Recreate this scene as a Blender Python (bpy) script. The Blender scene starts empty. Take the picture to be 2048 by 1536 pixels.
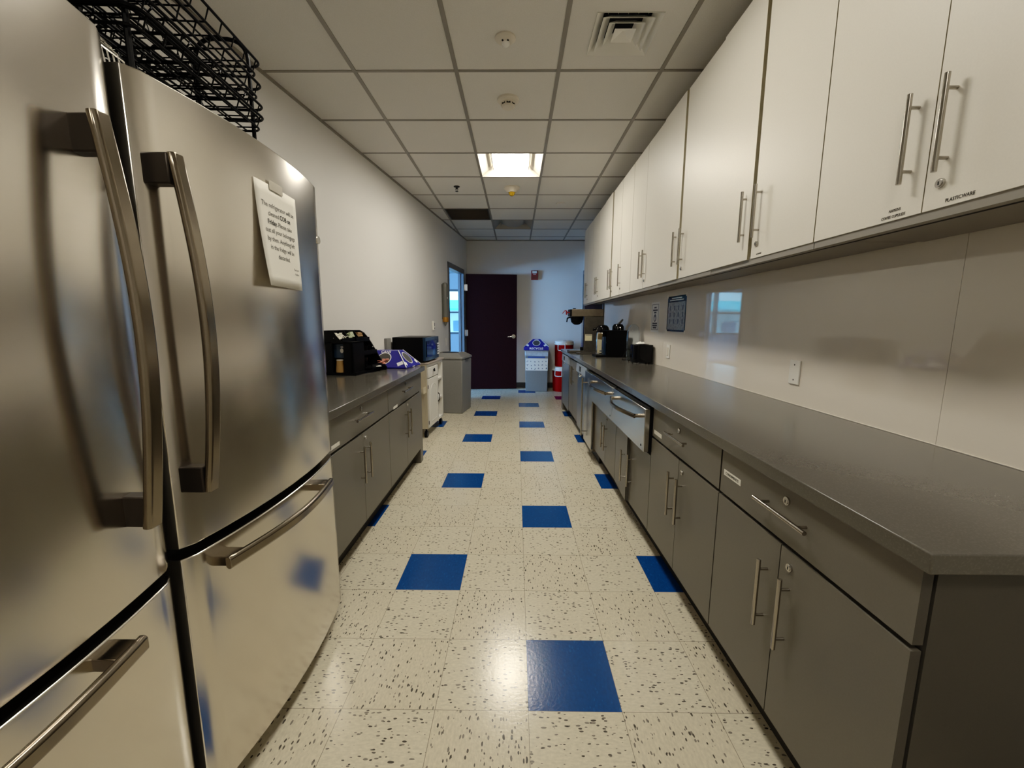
import bpy, bmesh, math, random
from mathutils import Vector, Matrix
random.seed(7)
PI = math.pi
sc = bpy.context.scene
COL = sc.collection

# ------------------------------------------------------------------ helpers
def S(r, g, b):
    f = lambda c: (c/255/12.92) if c/255 <= 0.04045 else ((c/255+0.055)/1.055)**2.4
    return (f(r), f(g), f(b), 1.0)

class MB:
    def __init__(s):
        s.v = []; s.f = []; s.m = []; s.mi = 0
    def add(s, vs, fs):
        n = len(s.v); s.v += [tuple(v) for v in vs]
        for f in fs: s.f.append([n+i for i in f]); s.m.append(s.mi)
        return s
    def mat(s, i): s.mi = i; return s
    def box(s, a, b):
        x0, y0, z0 = [min(p, q) for p, q in zip(a, b)]; x1, y1, z1 = [max(p, q) for p, q in zip(a, b)]
        return s.add([(x0,y0,z0),(x1,y0,z0),(x1,y1,z0),(x0,y1,z0),(x0,y0,z1),(x1,y0,z1),(x1,y1,z1),(x0,y1,z1)],
              [(0,3,2,1),(4,5,6,7),(0,1,5,4),(1,2,6,5),(2,3,7,6),(3,0,4,7)])
    def hexa(s, p):
        return s.add(p, [(0,3,2,1),(4,5,6,7),(0,1,5,4),(1,2,6,5),(2,3,7,6),(3,0,4,7)])
    def quad(s, a, b, c, d): return s.add([a,b,c,d], [(0,1,2,3)])
    def prism(s, poly, z0, z1, ax='z'):
        n = len(poly)
        def P(p, z):
            return (p[0],p[1],z) if ax == 'z' else ((p[0],z,p[1]) if ax == 'y' else (z,p[0],p[1]))
        vs = [P(p,z0) for p in poly]+[P(p,z1) for p in poly]
        fs = [tuple(range(n))[::-1], tuple(range(n,2*n))]+[(i,(i+1)%n,n+(i+1)%n,n+i) for i in range(n)]
        if ax == 'y': fs = [f[::-1] for f in fs]
        return s.add(vs, fs)
    def tube(s, path, r, n=8, closed=False, cap=True):
        P = [Vector(p) for p in path]; N = len(P); rings = []
        prev = None
        for i in range(N):
            if closed: t = (P[(i+1)%N]-P[i-1])
            else: t = P[min(i+1,N-1)]-P[max(i-1,0)]
            t.normalize()
            if prev is None:
                u = t.orthogonal().normalized()
            else:
                u = prev - t*prev.dot(t)
                u = u.normalized() if u.length > 1e-6 else t.orthogonal().normalized()
            prev = u; w = t.cross(u)
            rr = r[i] if isinstance(r, (list,tuple)) else r
            rings.append([P[i]+rr*(math.cos(2*PI*k/n)*u+math.sin(2*PI*k/n)*w) for k in range(n)])
        vs = [v for R in rings for v in R]; fs = []
        for i in range(N if closed else N-1):
            j = (i+1) % N
            for k in range(n): fs.append((i*n+k, i*n+(k+1)%n, j*n+(k+1)%n, j*n+k))
        if cap and not closed: fs += [tuple(range(n))[::-1], tuple((N-1)*n+k for k in range(n))]
        return s.add(vs, fs)
    def cyl(s, a, b, r, n=16): return s.tube([a,b], r, n)
    def lathe(s, prof, c=(0,0,0), n=24):
        vs = []; fs = []
        for r, z in prof:
            for k in range(n): vs.append((c[0]+r*math.cos(2*PI*k/n), c[1]+r*math.sin(2*PI*k/n), c[2]+z))
        for i in range(len(prof)-1):
            for k in range(n): fs.append((i*n+k, i*n+(k+1)%n, (i+1)*n+(k+1)%n, (i+1)*n+k))
        fs.append(tuple(range(n))[::-1]); fs.append(tuple((len(prof)-1)*n+k for k in range(n)))
        return s.add(vs, fs)
    def disc(s, c, nrm, r, n=20, ry=None, up=None):
        c = Vector(c); nrm = Vector(nrm).normalized()
        u = (Vector(up) if up else nrm.orthogonal()).normalized(); w = nrm.cross(u); ry = ry or r
        return s.add([c+u*ry*math.cos(2*PI*k/n)+w*r*math.sin(2*PI*k/n) for k in range(n)], [tuple(range(n))])
    def sweep(s, path, up, w, h):
        """rectangular bar of width w along `up` and thickness h, with softened corners"""
        P = [Vector(p) for p in path]; up = Vector(up).normalized(); rings = []
        c = min(w,h)*0.3
        sec = [(-w/2+c,-h/2),(w/2-c,-h/2),(w/2,-h/2+c),(w/2,h/2-c),(w/2-c,h/2),(-w/2+c,h/2),(-w/2,h/2-c),(-w/2,-h/2+c)]
        for i in range(len(P)):
            t = (P[min(i+1,len(P)-1)]-P[max(i-1,0)]).normalized()
            n = t.cross(up).normalized()
            rings.append([P[i]+up*a+n*b for a,b in sec])
        vs = [v for R in rings for v in R]; fs = []
        for i in range(len(P)-1):
            for k in range(8): fs.append((i*8+k, i*8+(k+1)%8, (i+1)*8+(k+1)%8, (i+1)*8+k))
        fs += [tuple(range(8))[::-1], tuple((len(P)-1)*8+k for k in range(8))]
        return s.add(vs, fs)
    def xf(s, M):
        s.v = [tuple(M @ Vector(v)) for v in s.v]; return s
    def build(s, name, mats, parent=None, bevel=0, smooth=True, seg=2, loc=None):
        me = bpy.data.meshes.new(name)
        me.from_pydata(s.v, [], s.f)
        if not isinstance(mats, (list, tuple)): mats = [mats]
        for m in mats: me.materials.append(m)
        if any(s.m): me.polygons.foreach_set('material_index', s.m)
        bm = bmesh.new(); bm.from_mesh(me)
        bmesh.ops.recalc_face_normals(bm, faces=bm.faces)
        if smooth:
            for e in bm.edges:
                if len(e.link_faces) == 2 and e.calc_face_angle(0) > 0.6: e.smooth = False
            for f in bm.faces: f.smooth = True
        bm.to_mesh(me); bm.free()
        o = bpy.data.objects.new(name, me); COL.objects.link(o)
        if parent: o.parent = parent
        if loc: o.location = loc
        if bevel:
            b = o.modifiers.new('bevel', 'BEVEL'); b.width = bevel; b.segments = seg; b.limit_method = 'ANGLE'; b.angle_limit = 0.7
        return o

def tag(o, label, cat, group=None, kind=None):
    if label: o['label'] = label
    if cat: o['category'] = cat
    if group: o['group'] = group
    if kind: o['kind'] = kind
    return o
def thing(name, label, cat, loc=(0,0,0), rz=0, group=None):
    o = bpy.data.objects.new(name, None); COL.objects.link(o)
    o.empty_display_size = 0.05; o.location = loc; o.rotation_euler = (0,0,rz)
    return tag(o, label, cat, group)
def struct(o):
    o['kind'] = 'structure'; return o
def text(name, s, size, mat, parent, loc, rot, align='CENTER', bold=0, ext=0.0004, xs=1):
    cu = bpy.data.curves.new(name, 'FONT'); cu.body = s; cu.size = size; cu.align_x = align; cu.align_y = 'CENTER'
    cu.extrude = ext; cu.offset = bold; cu.resolution_u = 2
    t = bpy.data.objects.new(name+'_tmp', cu); COL.objects.link(t)
    bpy.context.view_layer.update()
    me = bpy.data.meshes.new_from_object(t.evaluated_get(bpy.context.evaluated_depsgraph_get()))
    bpy.data.objects.remove(t); bpy.data.curves.remove(cu)
    me.materials.clear(); me.materials.append(mat)
    o = bpy.data.objects.new(name, me); COL.objects.link(o); o.parent = parent; o.location = loc; o.rotation_euler = rot
    o.scale = (xs,1,1)
    return o
def dup(root, loc, rz=0, label=None, group=None):
    r = root.copy(); COL.objects.link(r); r.location = loc; r.rotation_euler = (0,0,rz)
    if label: r['label'] = label
    if group: r['group'] = group
    for ch in list(root.children):
        c = ch.copy(); COL.objects.link(c); c.parent = r
        for g in list(ch.children):
            d = g.copy(); COL.objects.link(d); d.parent = c
    return r

# ------------------------------------------------------------------ materials
def newmat(name):
    m = bpy.data.materials.new(name); m.use_nodes = True
    nt = m.node_tree; b = nt.nodes['Principled BSDF']
    return m, nt, b
def mat(name, col, rough=0.5, metal=0, noise=0, nscale=40, spec=0.5, coat=0, emit=None, estr=0, alpha=1, trans=0, ior=1.45, bump=0, stretch=(1,1,1), aniso=0):
    m, nt, b = newmat(name)
    b.inputs['Base Color'].default_value = col if len(col) == 4 else (*col, 1)
    b.inputs['Roughness'].default_value = rough; b.inputs['Metallic'].default_value = metal
    b.inputs['Specular IOR Level'].default_value = spec; b.inputs['Coat Weight'].default_value = coat
    b.inputs['Coat Roughness'].default_value = 0.05
    b.inputs['IOR'].default_value = ior; b.inputs['Transmission Weight'].default_value = trans; b.inputs['Alpha'].default_value = alpha
    if emit: b.inputs['Emission Color'].default_value = (*emit[:3],1); b.inputs['Emission Strength'].default_value = estr
    if noise or bump:
        tc = nt.nodes.new('ShaderNodeTexCoord'); mp = nt.nodes.new('ShaderNodeMapping'); mp.inputs['Scale'].default_value = stretch
        nz = nt.nodes.new('ShaderNodeTexNoise'); nz.inputs['Scale'].default_value = nscale; nz.inputs['Detail'].default_value = 4
        nt.links.new(tc.outputs['Object'], mp.inputs['Vector']); nt.links.new(mp.outputs['Vector'], nz.inputs['Vector'])
        if noise:
            mx = nt.nodes.new('ShaderNodeMix'); mx.data_type = 'RGBA'; mx.blend_type = 'MULTIPLY'
            mx.inputs['Factor'].default_value = 1
            mx.inputs['A'].default_value = col if len(col) == 4 else (*col, 1)
            rp = nt.nodes.new('ShaderNodeMapRange'); rp.inputs['To Min'].default_value = 1-noise; rp.inputs['To Max'].default_value = 1+noise
            rp.inputs['From Min'].default_value = .25; rp.inputs['From Max'].default_value = .75
            nt.links.new(nz.outputs['Fac'], rp.inputs['Value']); nt.links.new(rp.outputs['Result'], mx.inputs['B'])
            nt.links.new(mx.outputs['Result'], b.inputs['Base Color'])
        if bump:
            bp = nt.nodes.new('ShaderNodeBump'); bp.inputs['Strength'].default_value = bump; bp.inputs['Distance'].default_value = 0.002
            nt.links.new(nz.outputs['Fac'], bp.inputs['Height']); nt.links.new(bp.outputs['Normal'], b.inputs['Normal'])
    if aniso:
        tg = nt.nodes.new('ShaderNodeTangent'); tg.direction_type = 'RADIAL'; tg.axis = 'Z'
        b.inputs['Anisotropic'].default_value = aniso; nt.links.new(tg.outputs['Tangent'], b.inputs['Tangent'])
    return m

TILE = 0.3048; TX0, TY0 = 0.0456, 1.1767
def floor_mat(name, base, fleck, stretch, seam, famt):
    m, nt, b = newmat(name); N = nt.nodes.new; L = nt.links.new
    tc = N('ShaderNodeTexCoord'); 
    mp = N('ShaderNodeMapping'); mp.inputs['Scale'].default_value = stretch; L(tc.outputs['Object'], mp.inputs['Vector'])
    nz0 = N('ShaderNodeTexNoise'); nz0.inputs['Scale'].default_value = 30; L(tc.outputs['Object'], nz0.inputs['Vector'])
    ad = N('ShaderNodeVectorMath'); ad.operation = 'MULTIPLY_ADD'; L(nz0.outputs['Color'], ad.inputs[0]); ad.inputs[1].default_value = (.9,.9,0); L(mp.outputs['Vector'], ad.inputs[2])
    vo = N('ShaderNodeTexVoronoi'); vo.inputs['Scale'].default_value = 1; L(ad.outputs['Vector'], vo.inputs['Vector'])
    sx = N('ShaderNodeSeparateColor'); L(vo.outputs['Color'], sx.inputs['Color'])
    gt = N('ShaderNodeMath'); gt.operation = 'GREATER_THAN'; gt.inputs[1].default_value = 1-famt; L(sx.outputs['Red'], gt.inputs[0])
    rr = N('ShaderNodeMath'); rr.operation = 'MULTIPLY_ADD'; rr.inputs[1].default_value = .27; rr.inputs[2].default_value = .13; L(sx.outputs['Green'], rr.inputs[0])
    lt = N('ShaderNodeMath'); lt.operation = 'LESS_THAN'; L(vo.outputs['Distance'], lt.inputs[0]); L(rr.outputs[0], lt.inputs[1])
    fl = N('ShaderNodeMath'); fl.operation = 'MULTIPLY'; L(gt.outputs[0], fl.inputs[0]); L(lt.outputs[0], fl.inputs[1])
    # soft mottling
    nz = N('ShaderNodeTexNoise'); nz.inputs['Scale'].default_value = 1.2; nz.inputs['Detail'].default_value = 3; L(mp.outputs['Vector'], nz.inputs['Vector'])
    mr = N('ShaderNodeMapRange'); mr.inputs['From Min'].default_value = .3; mr.inputs['From Max'].default_value = .7; mr.inputs['To Min'].default_value = .9; mr.inputs['To Max'].default_value = 1.08
    L(nz.outputs['Fac'], mr.inputs['Value'])
    m1 = N('ShaderNodeMix'); m1.data_type = 'RGBA'; m1.blend_type = 'MULTIPLY'; m1.inputs['Factor'].default_value = 1; m1.inputs['A'].default_value = base; L(mr.outputs['Result'], m1.inputs['B'])
    m2 = N('ShaderNodeMix'); m2.data_type = 'RGBA'; L(fl.outputs[0], m2.inputs['Factor']); L(m1.outputs['Result'], m2.inputs['A'])
    fk = N('ShaderNodeMix'); fk.data_type = 'RGBA'; fk.inputs['A'].default_value = fleck; fk.inputs['B'].default_value = tuple(min(1,c*(3.2 if base[0] > .3 else 1.15)) for c in fleck[:3])+(1,); L(sx.outputs['Blue'], fk.inputs['Factor'])
    L(fk.outputs['Result'], m2.inputs['B'])
    # seams between tiles
    xyz = N('ShaderNodeSeparateXYZ'); L(tc.outputs['Object'], xyz.inputs['Vector'])
    seams = []
    for ax, o in (('X',TX0),('Y',TY0)):
        a = N('ShaderNodeMath'); a.operation = 'SUBTRACT'; a.inputs[1].default_value = o-TILE/2; L(xyz.outputs[ax], a.inputs[0])
        p = N('ShaderNodeMath'); p.operation = 'PINGPONG'; p.inputs[1].default_value = TILE/2; L(a.outputs[0], p.inputs[0])
        g = N('ShaderNodeMath'); g.operation = 'GREATER_THAN'; g.inputs[1].default_value = TILE/2-0.0009; L(p.outputs[0], g.inputs[0])
        seams.append(g)
    mxs = N('ShaderNodeMath'); mxs.operation = 'MAXIMUM'; L(seams[0].outputs[0], mxs.inputs[0]); L(seams[1].outputs[0], mxs.inputs[1])
    sm = N('ShaderNodeMath'); sm.operation = 'MULTIPLY'; sm.inputs[1].default_value = seam; L(mxs.outputs[0], sm.inputs[0])
    m3 = N('ShaderNodeMix'); m3.data_type = 'RGBA'; L(sm.outputs[0], m3.inputs['Factor']); L(m2.outputs['Result'], m3.inputs['A']); m3.inputs['B'].default_value = (.12,.10,.07,1)
    L(m3.outputs['Result'], b.inputs['Base Color'])
    b.inputs['Roughness'].default_value = .2; b.inputs['Specular IOR Level'].default_value = .38
    nb = N('ShaderNodeTexNoise'); nb.inputs['Scale'].default_value = 90; L(tc.outputs['Object'], nb.inputs['Vector'])
    bp = N('ShaderNodeBump'); bp.inputs['Strength'].default_value = .17; bp.inputs['Distance'].default_value = .002; L(nb.outputs['Fac'], bp.inputs['Height']); L(bp.outputs['Normal'], b.inputs['Normal'])
    return m

def speckle_mat(name, base, spk, rough, amt=.25, scale=260):
    m, nt, b = newmat(name); N = nt.nodes.new; L = nt.links.new
    tc = N('ShaderNodeTexCoord'); nz = N('ShaderNodeTexNoise'); nz.inputs['Scale'].default_value = scale; nz.inputs['Detail'].default_value = 2
    L(tc.outputs['Object'], nz.inputs['Vector'])
    mr = N('ShaderNodeMapRange'); mr.inputs['From Min'].default_value = .5; mr.inputs['From Max'].default_value = .75; mr.inputs['To Max'].default_value = amt; L(nz.outputs['Fac'], mr.inputs['Value'])
    mx = N('ShaderNodeMix'); mx.data_type = 'RGBA'; mx.inputs['A'].default_value = base; mx.inputs['B'].default_value = spk; L(mr.outputs['Result'], mx.inputs['Factor'])
    L(mx.outputs['Result'], b.inputs['Base Color']); b.inputs['Roughness'].default_value = rough
    return m

def steel_mat(name, col, rough, aniso=.5, streak=.12):
    m, nt, b = newmat(name); N = nt.nodes.new; L = nt.links.new
    tc = N('ShaderNodeTexCoord'); mp = N('ShaderNodeMapping'); mp.inputs['Scale'].default_value = (4,4,420); L(tc.outputs['Object'], mp.inputs['Vector'])
    nz = N('ShaderNodeTexNoise'); nz.inputs['Scale'].default_value = 1; nz.inputs['Detail'].default_value = 3; L(mp.outputs['Vector'], nz.inputs['Vector'])
    nl = N('ShaderNodeTexNoise'); nl.inputs['Scale'].default_value = 3.5; nl.inputs['Detail'].default_value = 3; L(tc.outputs['Object'], nl.inputs['Vector'])
    ml = N('ShaderNodeMapRange'); ml.inputs['From Min'].default_value = .3; ml.inputs['From Max'].default_value = .7; ml.inputs['To Min'].default_value = .92; ml.inputs['To Max'].default_value = 1.1; L(nl.outputs['Fac'], ml.inputs['Value'])
    b.inputs['Roughness'].default_value = rough; b.inputs['Anisotropic Rotation'].default_value = .25
    mc = N('ShaderNodeMapRange'); mc.inputs['To Min'].default_value = .97; mc.inputs['To Max'].default_value = 1.02; L(nz.outputs['Fac'], mc.inputs['Value'])
    mx = N('ShaderNodeMix'); mx.data_type = 'RGBA'; mx.blend_type = 'MULTIPLY'; mx.inputs['Factor'].default_value = 1; mx.inputs['A'].default_value = col; L(mc.outputs['Result'], mx.inputs['B'])
    L(mx.outputs['Result'], b.inputs['Base Color'])
    b.inputs['Metallic'].default_value = 1
    tg = N('ShaderNodeTangent'); tg.direction_type = 'RADIAL'; tg.axis = 'Z'
    b.inputs['Anisotropic'].default_value = aniso; L(tg.outputs['Tangent'], b.inputs['Tangent'])
    return m

M = {}
M['wall'] = mat('wall_paint', (.70,.68,.645), .6, bump=.08, nscale=160)
M['ceil'] = mat('ceiling_tile', (.70,.675,.625), .9, noise=.05, nscale=240, bump=.25)
M['tbar'] = mat('ceiling_grid_metal', (.27,.25,.22), .5)
M['cream_a'] = floor_mat('vinyl_tile_cream_along', (.64,.58,.445,1), (.075,.066,.055,1), (112,50,1), .75, .55)
M['cream_b'] = floor_mat('vinyl_tile_cream_across', (.65,.595,.46,1), (.075,.066,.055,1), (50,112,1), .75, .55)
M['blue_t'] = floor_mat('vinyl_tile_blue', (.004,.062,.235,1), (.006,.075,.265,1), (90,45,1), .4, .4)
M['purple_t'] = floor_mat('vinyl_tile_purple', (.055,.02,.15,1), (.07,.03,.18,1), (90,45,1), .4, .4)
M['upper'] = mat('white_laminate', (.73,.695,.62), .42, noise=.02, nscale=200)
M['upper_edge'] = mat('laminate_edge_tan', (.34,.30,.20), .5)
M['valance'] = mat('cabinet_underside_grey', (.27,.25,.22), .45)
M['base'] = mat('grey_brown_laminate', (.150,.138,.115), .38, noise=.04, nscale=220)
M['base_dk'] = mat('grey_sides_shaded', (.075,.069,.058), .5, noise=.04, nscale=220)  # unlit ends' shade put into the laminate colour; also dark grey fridge bodies
M['toe'] = mat('toe_kick_vinyl', (.04,.036,.03), .6)
M['counter'] = speckle_mat('speckled_grey_counter', (.105,.098,.084,1), (.20,.185,.16,1), .17)
M['steel'] = steel_mat('brushed_steel', (.70,.66,.60,1), .2, .4, .05)
M['steel2'] = steel_mat('appliance_steel', (.52,.51,.49,1), .24, .4)
M['handle'] = mat('brushed_nickel', (.41,.38,.335), .2, 1, noise=.06, nscale=30, stretch=(1,1,20))
M['hsteel'] = mat('fridge_handle_steel', (.255,.22,.175), .22, 1, noise=.05, nscale=30)
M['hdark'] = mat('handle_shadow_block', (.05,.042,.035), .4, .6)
M['chrome'] = mat('chrome', (.8,.78,.74), .12, 1)
M['black'] = mat('black_plastic', (.003,.003,.0035), .4, spec=.2)
M['gloss_black'] = mat('gloss_black_plastic', (.003,.003,.004), .12, spec=.3)
M['gap'] = mat('dark_gap', (.004,.004,.004), .7)
M['wire'] = mat('black_coated_wire', (.002,.002,.0024), .4, spec=.15)
M['maroon'] = mat('maroon_door', (.028,.0075,.0075), .6, spec=.05, noise=.12, nscale=12, stretch=(6,6,1))
M['frame'] = mat('grey_door_frame', (.13,.13,.14), .4)
M['baseb'] = mat('dark_baseboard_vinyl', (.05,.045,.042), .5)
M['white'] = mat('white_plastic', (.80,.78,.72), .4)
M['offwhite'] = mat('cream_plastic', (.70,.64,.54), .45)
M['paper'] = mat('white_paper', (.80,.77,.69), .7)
M['ink'] = mat('black_ink', (.02,.018,.016), .6)
M['red'] = mat('cooler_red_plastic', (.31,.0025,.001), .55, spec=.1)
M['alarm'] = mat('alarm_red', (.22,.012,.012), .4)
M['bin'] = mat('grey_bin_plastic', (.22,.216,.205), .45, noise=.05, nscale=80)
M['blue_lid'] = mat('blue_lid_plastic', (.022,.02,.26), .3)
M['lidw'] = mat('lid_white_print', (.85,.85,.88), .4)
M['hole'] = mat('lid_opening_grey', (.07,.068,.065), .5)
M['splash'] = mat('glossy_white_backsplash', (.84,.775,.68), .42, coat=1.0)
M['splash'].node_tree.nodes['Principled BSDF'].inputs['Coat Roughness'].default_value = .03
M['splash'].node_tree.nodes['Principled BSDF'].inputs['Coat IOR'].default_value = 1.65
LC = (1.0,.945,.835)
M['diff'] = mat('light_diffuser', (.9,.88,.82), .5, emit=LC, estr=53)
M['diff_near'] = mat('light_diffuser_near', (.9,.88,.82), .5, emit=LC, estr=31)
M['diff_dim'] = mat('light_diffuser_dim', (.9,.88,.82), .5, emit=LC, estr=30)
M['trof'] = mat('troffer_white', (.36,.335,.285), .6)
M['slot'] = mat('dark_slot', (.008,.008,.008), .7)
M['grille'] = mat('return_grille_dark', (.30,.27,.235), .6)
M['amber'] = mat('amber_lens', (.55,.33,.02), .12, .4)
M['cartw'] = mat('cart_white_paint', (.76,.74,.69), .45)
M['cartwood'] = mat('cart_side_cream', (.58,.51,.38), .5, noise=.08, nscale=14, stretch=(8,8,1))
M['carttop'] = mat('cart_top_speckle', (.33,.28,.24), .4, noise=.3, nscale=60)
M['kraft'] = mat('kraft_cup', (.42,.25,.09), .6)
M['clear'] = mat('clear_plastic', (.9,.95,1.0), .06, trans=1, ior=1.2)
M['sleeve'] = mat('pale_cup_stack', (.42,.38,.30), .35)
M['pink'] = mat('pink_packets', (.75,.33,.25), .5, noise=.35, nscale=60)
M['whitep'] = mat('white_packets', (.8,.77,.66), .5, noise=.12, nscale=60)
M['greenp'] = mat('green_packets', (.30,.34,.18), .5, noise=.4, nscale=60)
M['brownp'] = mat('brown_packets', (.33,.19,.08), .5, noise=.3, nscale=50)
M['navy'] = mat('poster_navy', (.012,.014,.05), .25, coat=1)
M['poster'] = mat('poster_grey_photo', (.30,.28,.27), .3, noise=.5, nscale=45, coat=.3)
M['posterw'] = mat('laminated_white', (.78,.77,.76), .3, coat=.3)
M['dw_panel'] = mat('dishwasher_panel_blue_grey', (.30,.36,.44), .3)
M['dw_door'] = mat('dishwasher_steel', (.27,.28,.30), .3, .9)
M['tan'] = mat('tan_metal_band', (.32,.24,.12), .35, .6)
M['label_cream'] = mat('cream_label', (.66,.60,.40), .5, noise=.08, nscale=90)
M['brewer'] = mat('brewer_steel', (.21,.18,.14), .38, .85, noise=.1, nscale=30)
M['brewer_dk'] = mat('brewer_steel_dark', (.085,.078,.066), .4, .5, noise=.2, nscale=20)
M['mwglass'] = mat('microwave_glass', (.012,.02,.06), .07)
M['mwfront'] = mat('microwave_front', (.02,.045,.085), .2)
M['bag'] = mat('clear_bag_film', (.42,.46,.50), .2, noise=.2, nscale=25)
M['tissue'] = mat('white_tissue', (.85,.83,.78), .8)
M['orange'] = mat('brass_orange', (.38,.17,.02), .35, .3)
M['gtube'] = mat('grey_tube', (.15,.15,.135), .35)
M['purple'] = mat('recycle_sheet_print', (.40,.40,.46), .5)
M['icon'] = mat('icon_ink', (.10,.10,.14), .6)
M['bluep'] = mat('blue_print', (.05,.10,.30), .5)
M['room2'] = mat('adjacent_wall_paint', (.62,.66,.70), .7)
M['carpet2'] = mat('adjacent_carpet', (.16,.18,.20), .9)
M['bldg'] = mat('building_render', (.62,.60,.58), .8)
M['teal'] = mat('teal_awning', (.02,.42,.46), .6)
M['bwin'] = mat('building_window', (.12,.18,.26), .2)
M['green'] = mat('tree_leaves', (.04,.10,.035), .8, noise=.5, nscale=8)
M['ground'] = mat('pavement', (.30,.29,.28), .9)
M['glass'] = mat('window_glass', (.85,.95,1.0), .02, trans=1, ior=1.02)
M['lock'] = mat('lock_metal', (.55,.53,.50), .22, 1)
M['key'] = mat('keyway_dark', (.03,.03,.03), .5)
M['stainless_dark'] = mat('hinge_steel', (.6,.6,.6), .3, 1)

# ------------------------------------------------------------------ camera (calibrated on the floor and ceiling grids)
CZ = 1.2529; PITCH, YAW, ROLL = .1490, -.0094, .0031
cp, sp = math.cos(PITCH), math.sin(PITCH); cy, sy = math.cos(YAW), math.sin(YAW)
fwd = Vector((sy*cp, cy*cp, -sp)); r0 = Vector((cy,-sy,0)); u0 = r0.cross(fwd)
rt = math.cos(ROLL)*r0+math.sin(ROLL)*u0; up = -math.sin(ROLL)*r0+math.cos(ROLL)*u0
cam = bpy.data.cameras.new('camera'); co = bpy.data.objects.new('camera', cam); COL.objects.link(co)
co.matrix_world = Matrix((( rt.x, up.x,-fwd.x,0),(rt.y,up.y,-fwd.y,0),(rt.z,up.z,-fwd.z,CZ),(0,0,0,1)))
cam.sensor_width = 36; cam.lens = 828.8/2048*36; cam.clip_start = .02
sc.camera = co

# ------------------------------------------------------------------ room shell
HC = 2.7342; YB = 7.90; YN = -1.7
LS = .1185; LWX = lambda y: -1.533+LS*(y-2.718)           # skewed left wall
LA = -math.atan(LS)
RS = -.016; RWX = lambda y: 1.3735+RS*y                   # right wall / backsplash
def WL(y, z, off=0):                                     # point on left wall, off into the room
    c, s = math.cos(LA), math.sin(LA)
    return (LWX(y)+off*c, y+off*s, z)

# floor: one quad per vinyl tile
fb = MB(); cols = range(-6, 6)
def tile_mat(c, r):
    if r % 2 == 0 and r >= -4:
        k = r//2
        if k % 2 == 0:
            if c == 0 or c == -4 or c == 4: return 2
        elif c in (-2, 2, -6): return 3 if (c == 2 and r == 18) else 2
    return (c+r) % 2
for c in cols:
    for r in range(-10, 23):
        x0 = TX0+c*TILE; y0 = TY0+r*TILE
        k = tile_mat(c, r)
        fb.mat(k); fb.quad((x0,y0,0),(x0+TILE,y0,0),(x0+TILE,y0+TILE,0),(x0,y0+TILE,0))
fl = struct(fb.build('floor', [M['cream_a'],M['cream_b'],M['blue_t'],M['purple_t']], smooth=False))
MB().box((-3,YN-.2,-.12),(3,8.3,-.002)).build('slab', M['toe'], fl)

# ceiling grid
CX0, CY0, CT = -.9735, 2.7199, .6096
LIGHTS = [(1,-2),(1,2),(1,-6),(1,6)]                       # cells (col,row) that hold a troffer
GR = (0,5)                                                # return-air grille cell
VENT = (2,-1)
cb = MB()
for c in range(-2, 5):
    for r in range(-8, 10):
        x0 = CX0+c*CT; y0 = CY0+r*CT
        if (c,r) in LIGHTS or (c,r) == GR or (c,r) == VENT: continue
        if y0 > YB: continue
        cb.quad((x0,y0,HC),(x0,min(y0+CT,YB+.02),HC),(x0+CT,min(y0+CT,YB+.02),HC),(x0+CT,y0,HC))
cl = struct(cb.build('ceiling', M['ceil'], smooth=False))
gb = MB()
for c in range(-1, 5):
    x = CX0+c*CT; y0 = YN; y1 = YB
    gb.box((x-.012,y0,HC-.004),(x+.012,y1,HC+.03))
for r in range(-7, 9):
    y = CY0+r*CT; 
    gb.box((LWX(y)-.03,y-.010,HC-.0035),(RWX(y)+.03,y+.010,HC+.03))
gb.build('ceiling_grid', M['tbar'], cl)
MB().box((-3,YN-.2,HC+.30),(3,8.3,HC+.36)).build('deck', M['slot'], cl)

# left wall with doorway (opening Y 6.66-7.60, z 0-2.11)
D0, D1, DH = 6.665, 7.60, 2.105
T = .08
def wall_seg(mb, y0, y1, z0, z1):
    a, b, c, d = WL(y0,z0), WL(y1,z0), WL(y1,z0,-T), WL(y0,z0,-T)
    mb.hexa([a,b,c,d]+[(p[0],p[1],z1) for p in (a,b,c,d)])
wl = MB(); wall_seg(wl, YN-.3, D0, 0, HC+.2); wall_seg(wl, D1, 8.2, 0, HC+.2); wall_seg(wl, D0, D1, DH, HC+.2)
struct(wl.build('wall_left', M['wall'], smooth=False))
# wall angle trim at the ceiling
tm = MB()
tm.tube([WL(YN,HC-.008,.006), WL(YB,HC-.008,.006)], .011, 4)
tm.box((-1.0,YB-.014,HC-.014),(RWX(YB),YB,HC+.002))
struct(tm.build('trim_1', M['tbar']))
# door frame of the doorway
fr = MB()
def fseg(y0, y1, z0, z1, o0=-T-.012, o1=.014):
    a, b, c, d = WL(y0,z0,o1), WL(y1,z0,o1), WL(y1,z0,o0), WL(y0,z0,o0)
    fr.hexa([a,b,c,d]+[(p[0],p[1],z1) for p in (a,b,c,d)])
fseg(D0-.05, D0+.012, 0, DH+.07); fseg(D1-.012, D1+.05, 0, DH+.07); fseg(D0-.05, D1+.05, DH-.012, DH+.07)
fseg(D0, D0+.03, 0, DH, -T*.65, -.045); fseg(D1-.03, D1, 0, DH, -T*.65, -.045)
d1 = struct(fr.build('door_1', M['frame'], bevel=.003))
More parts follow.
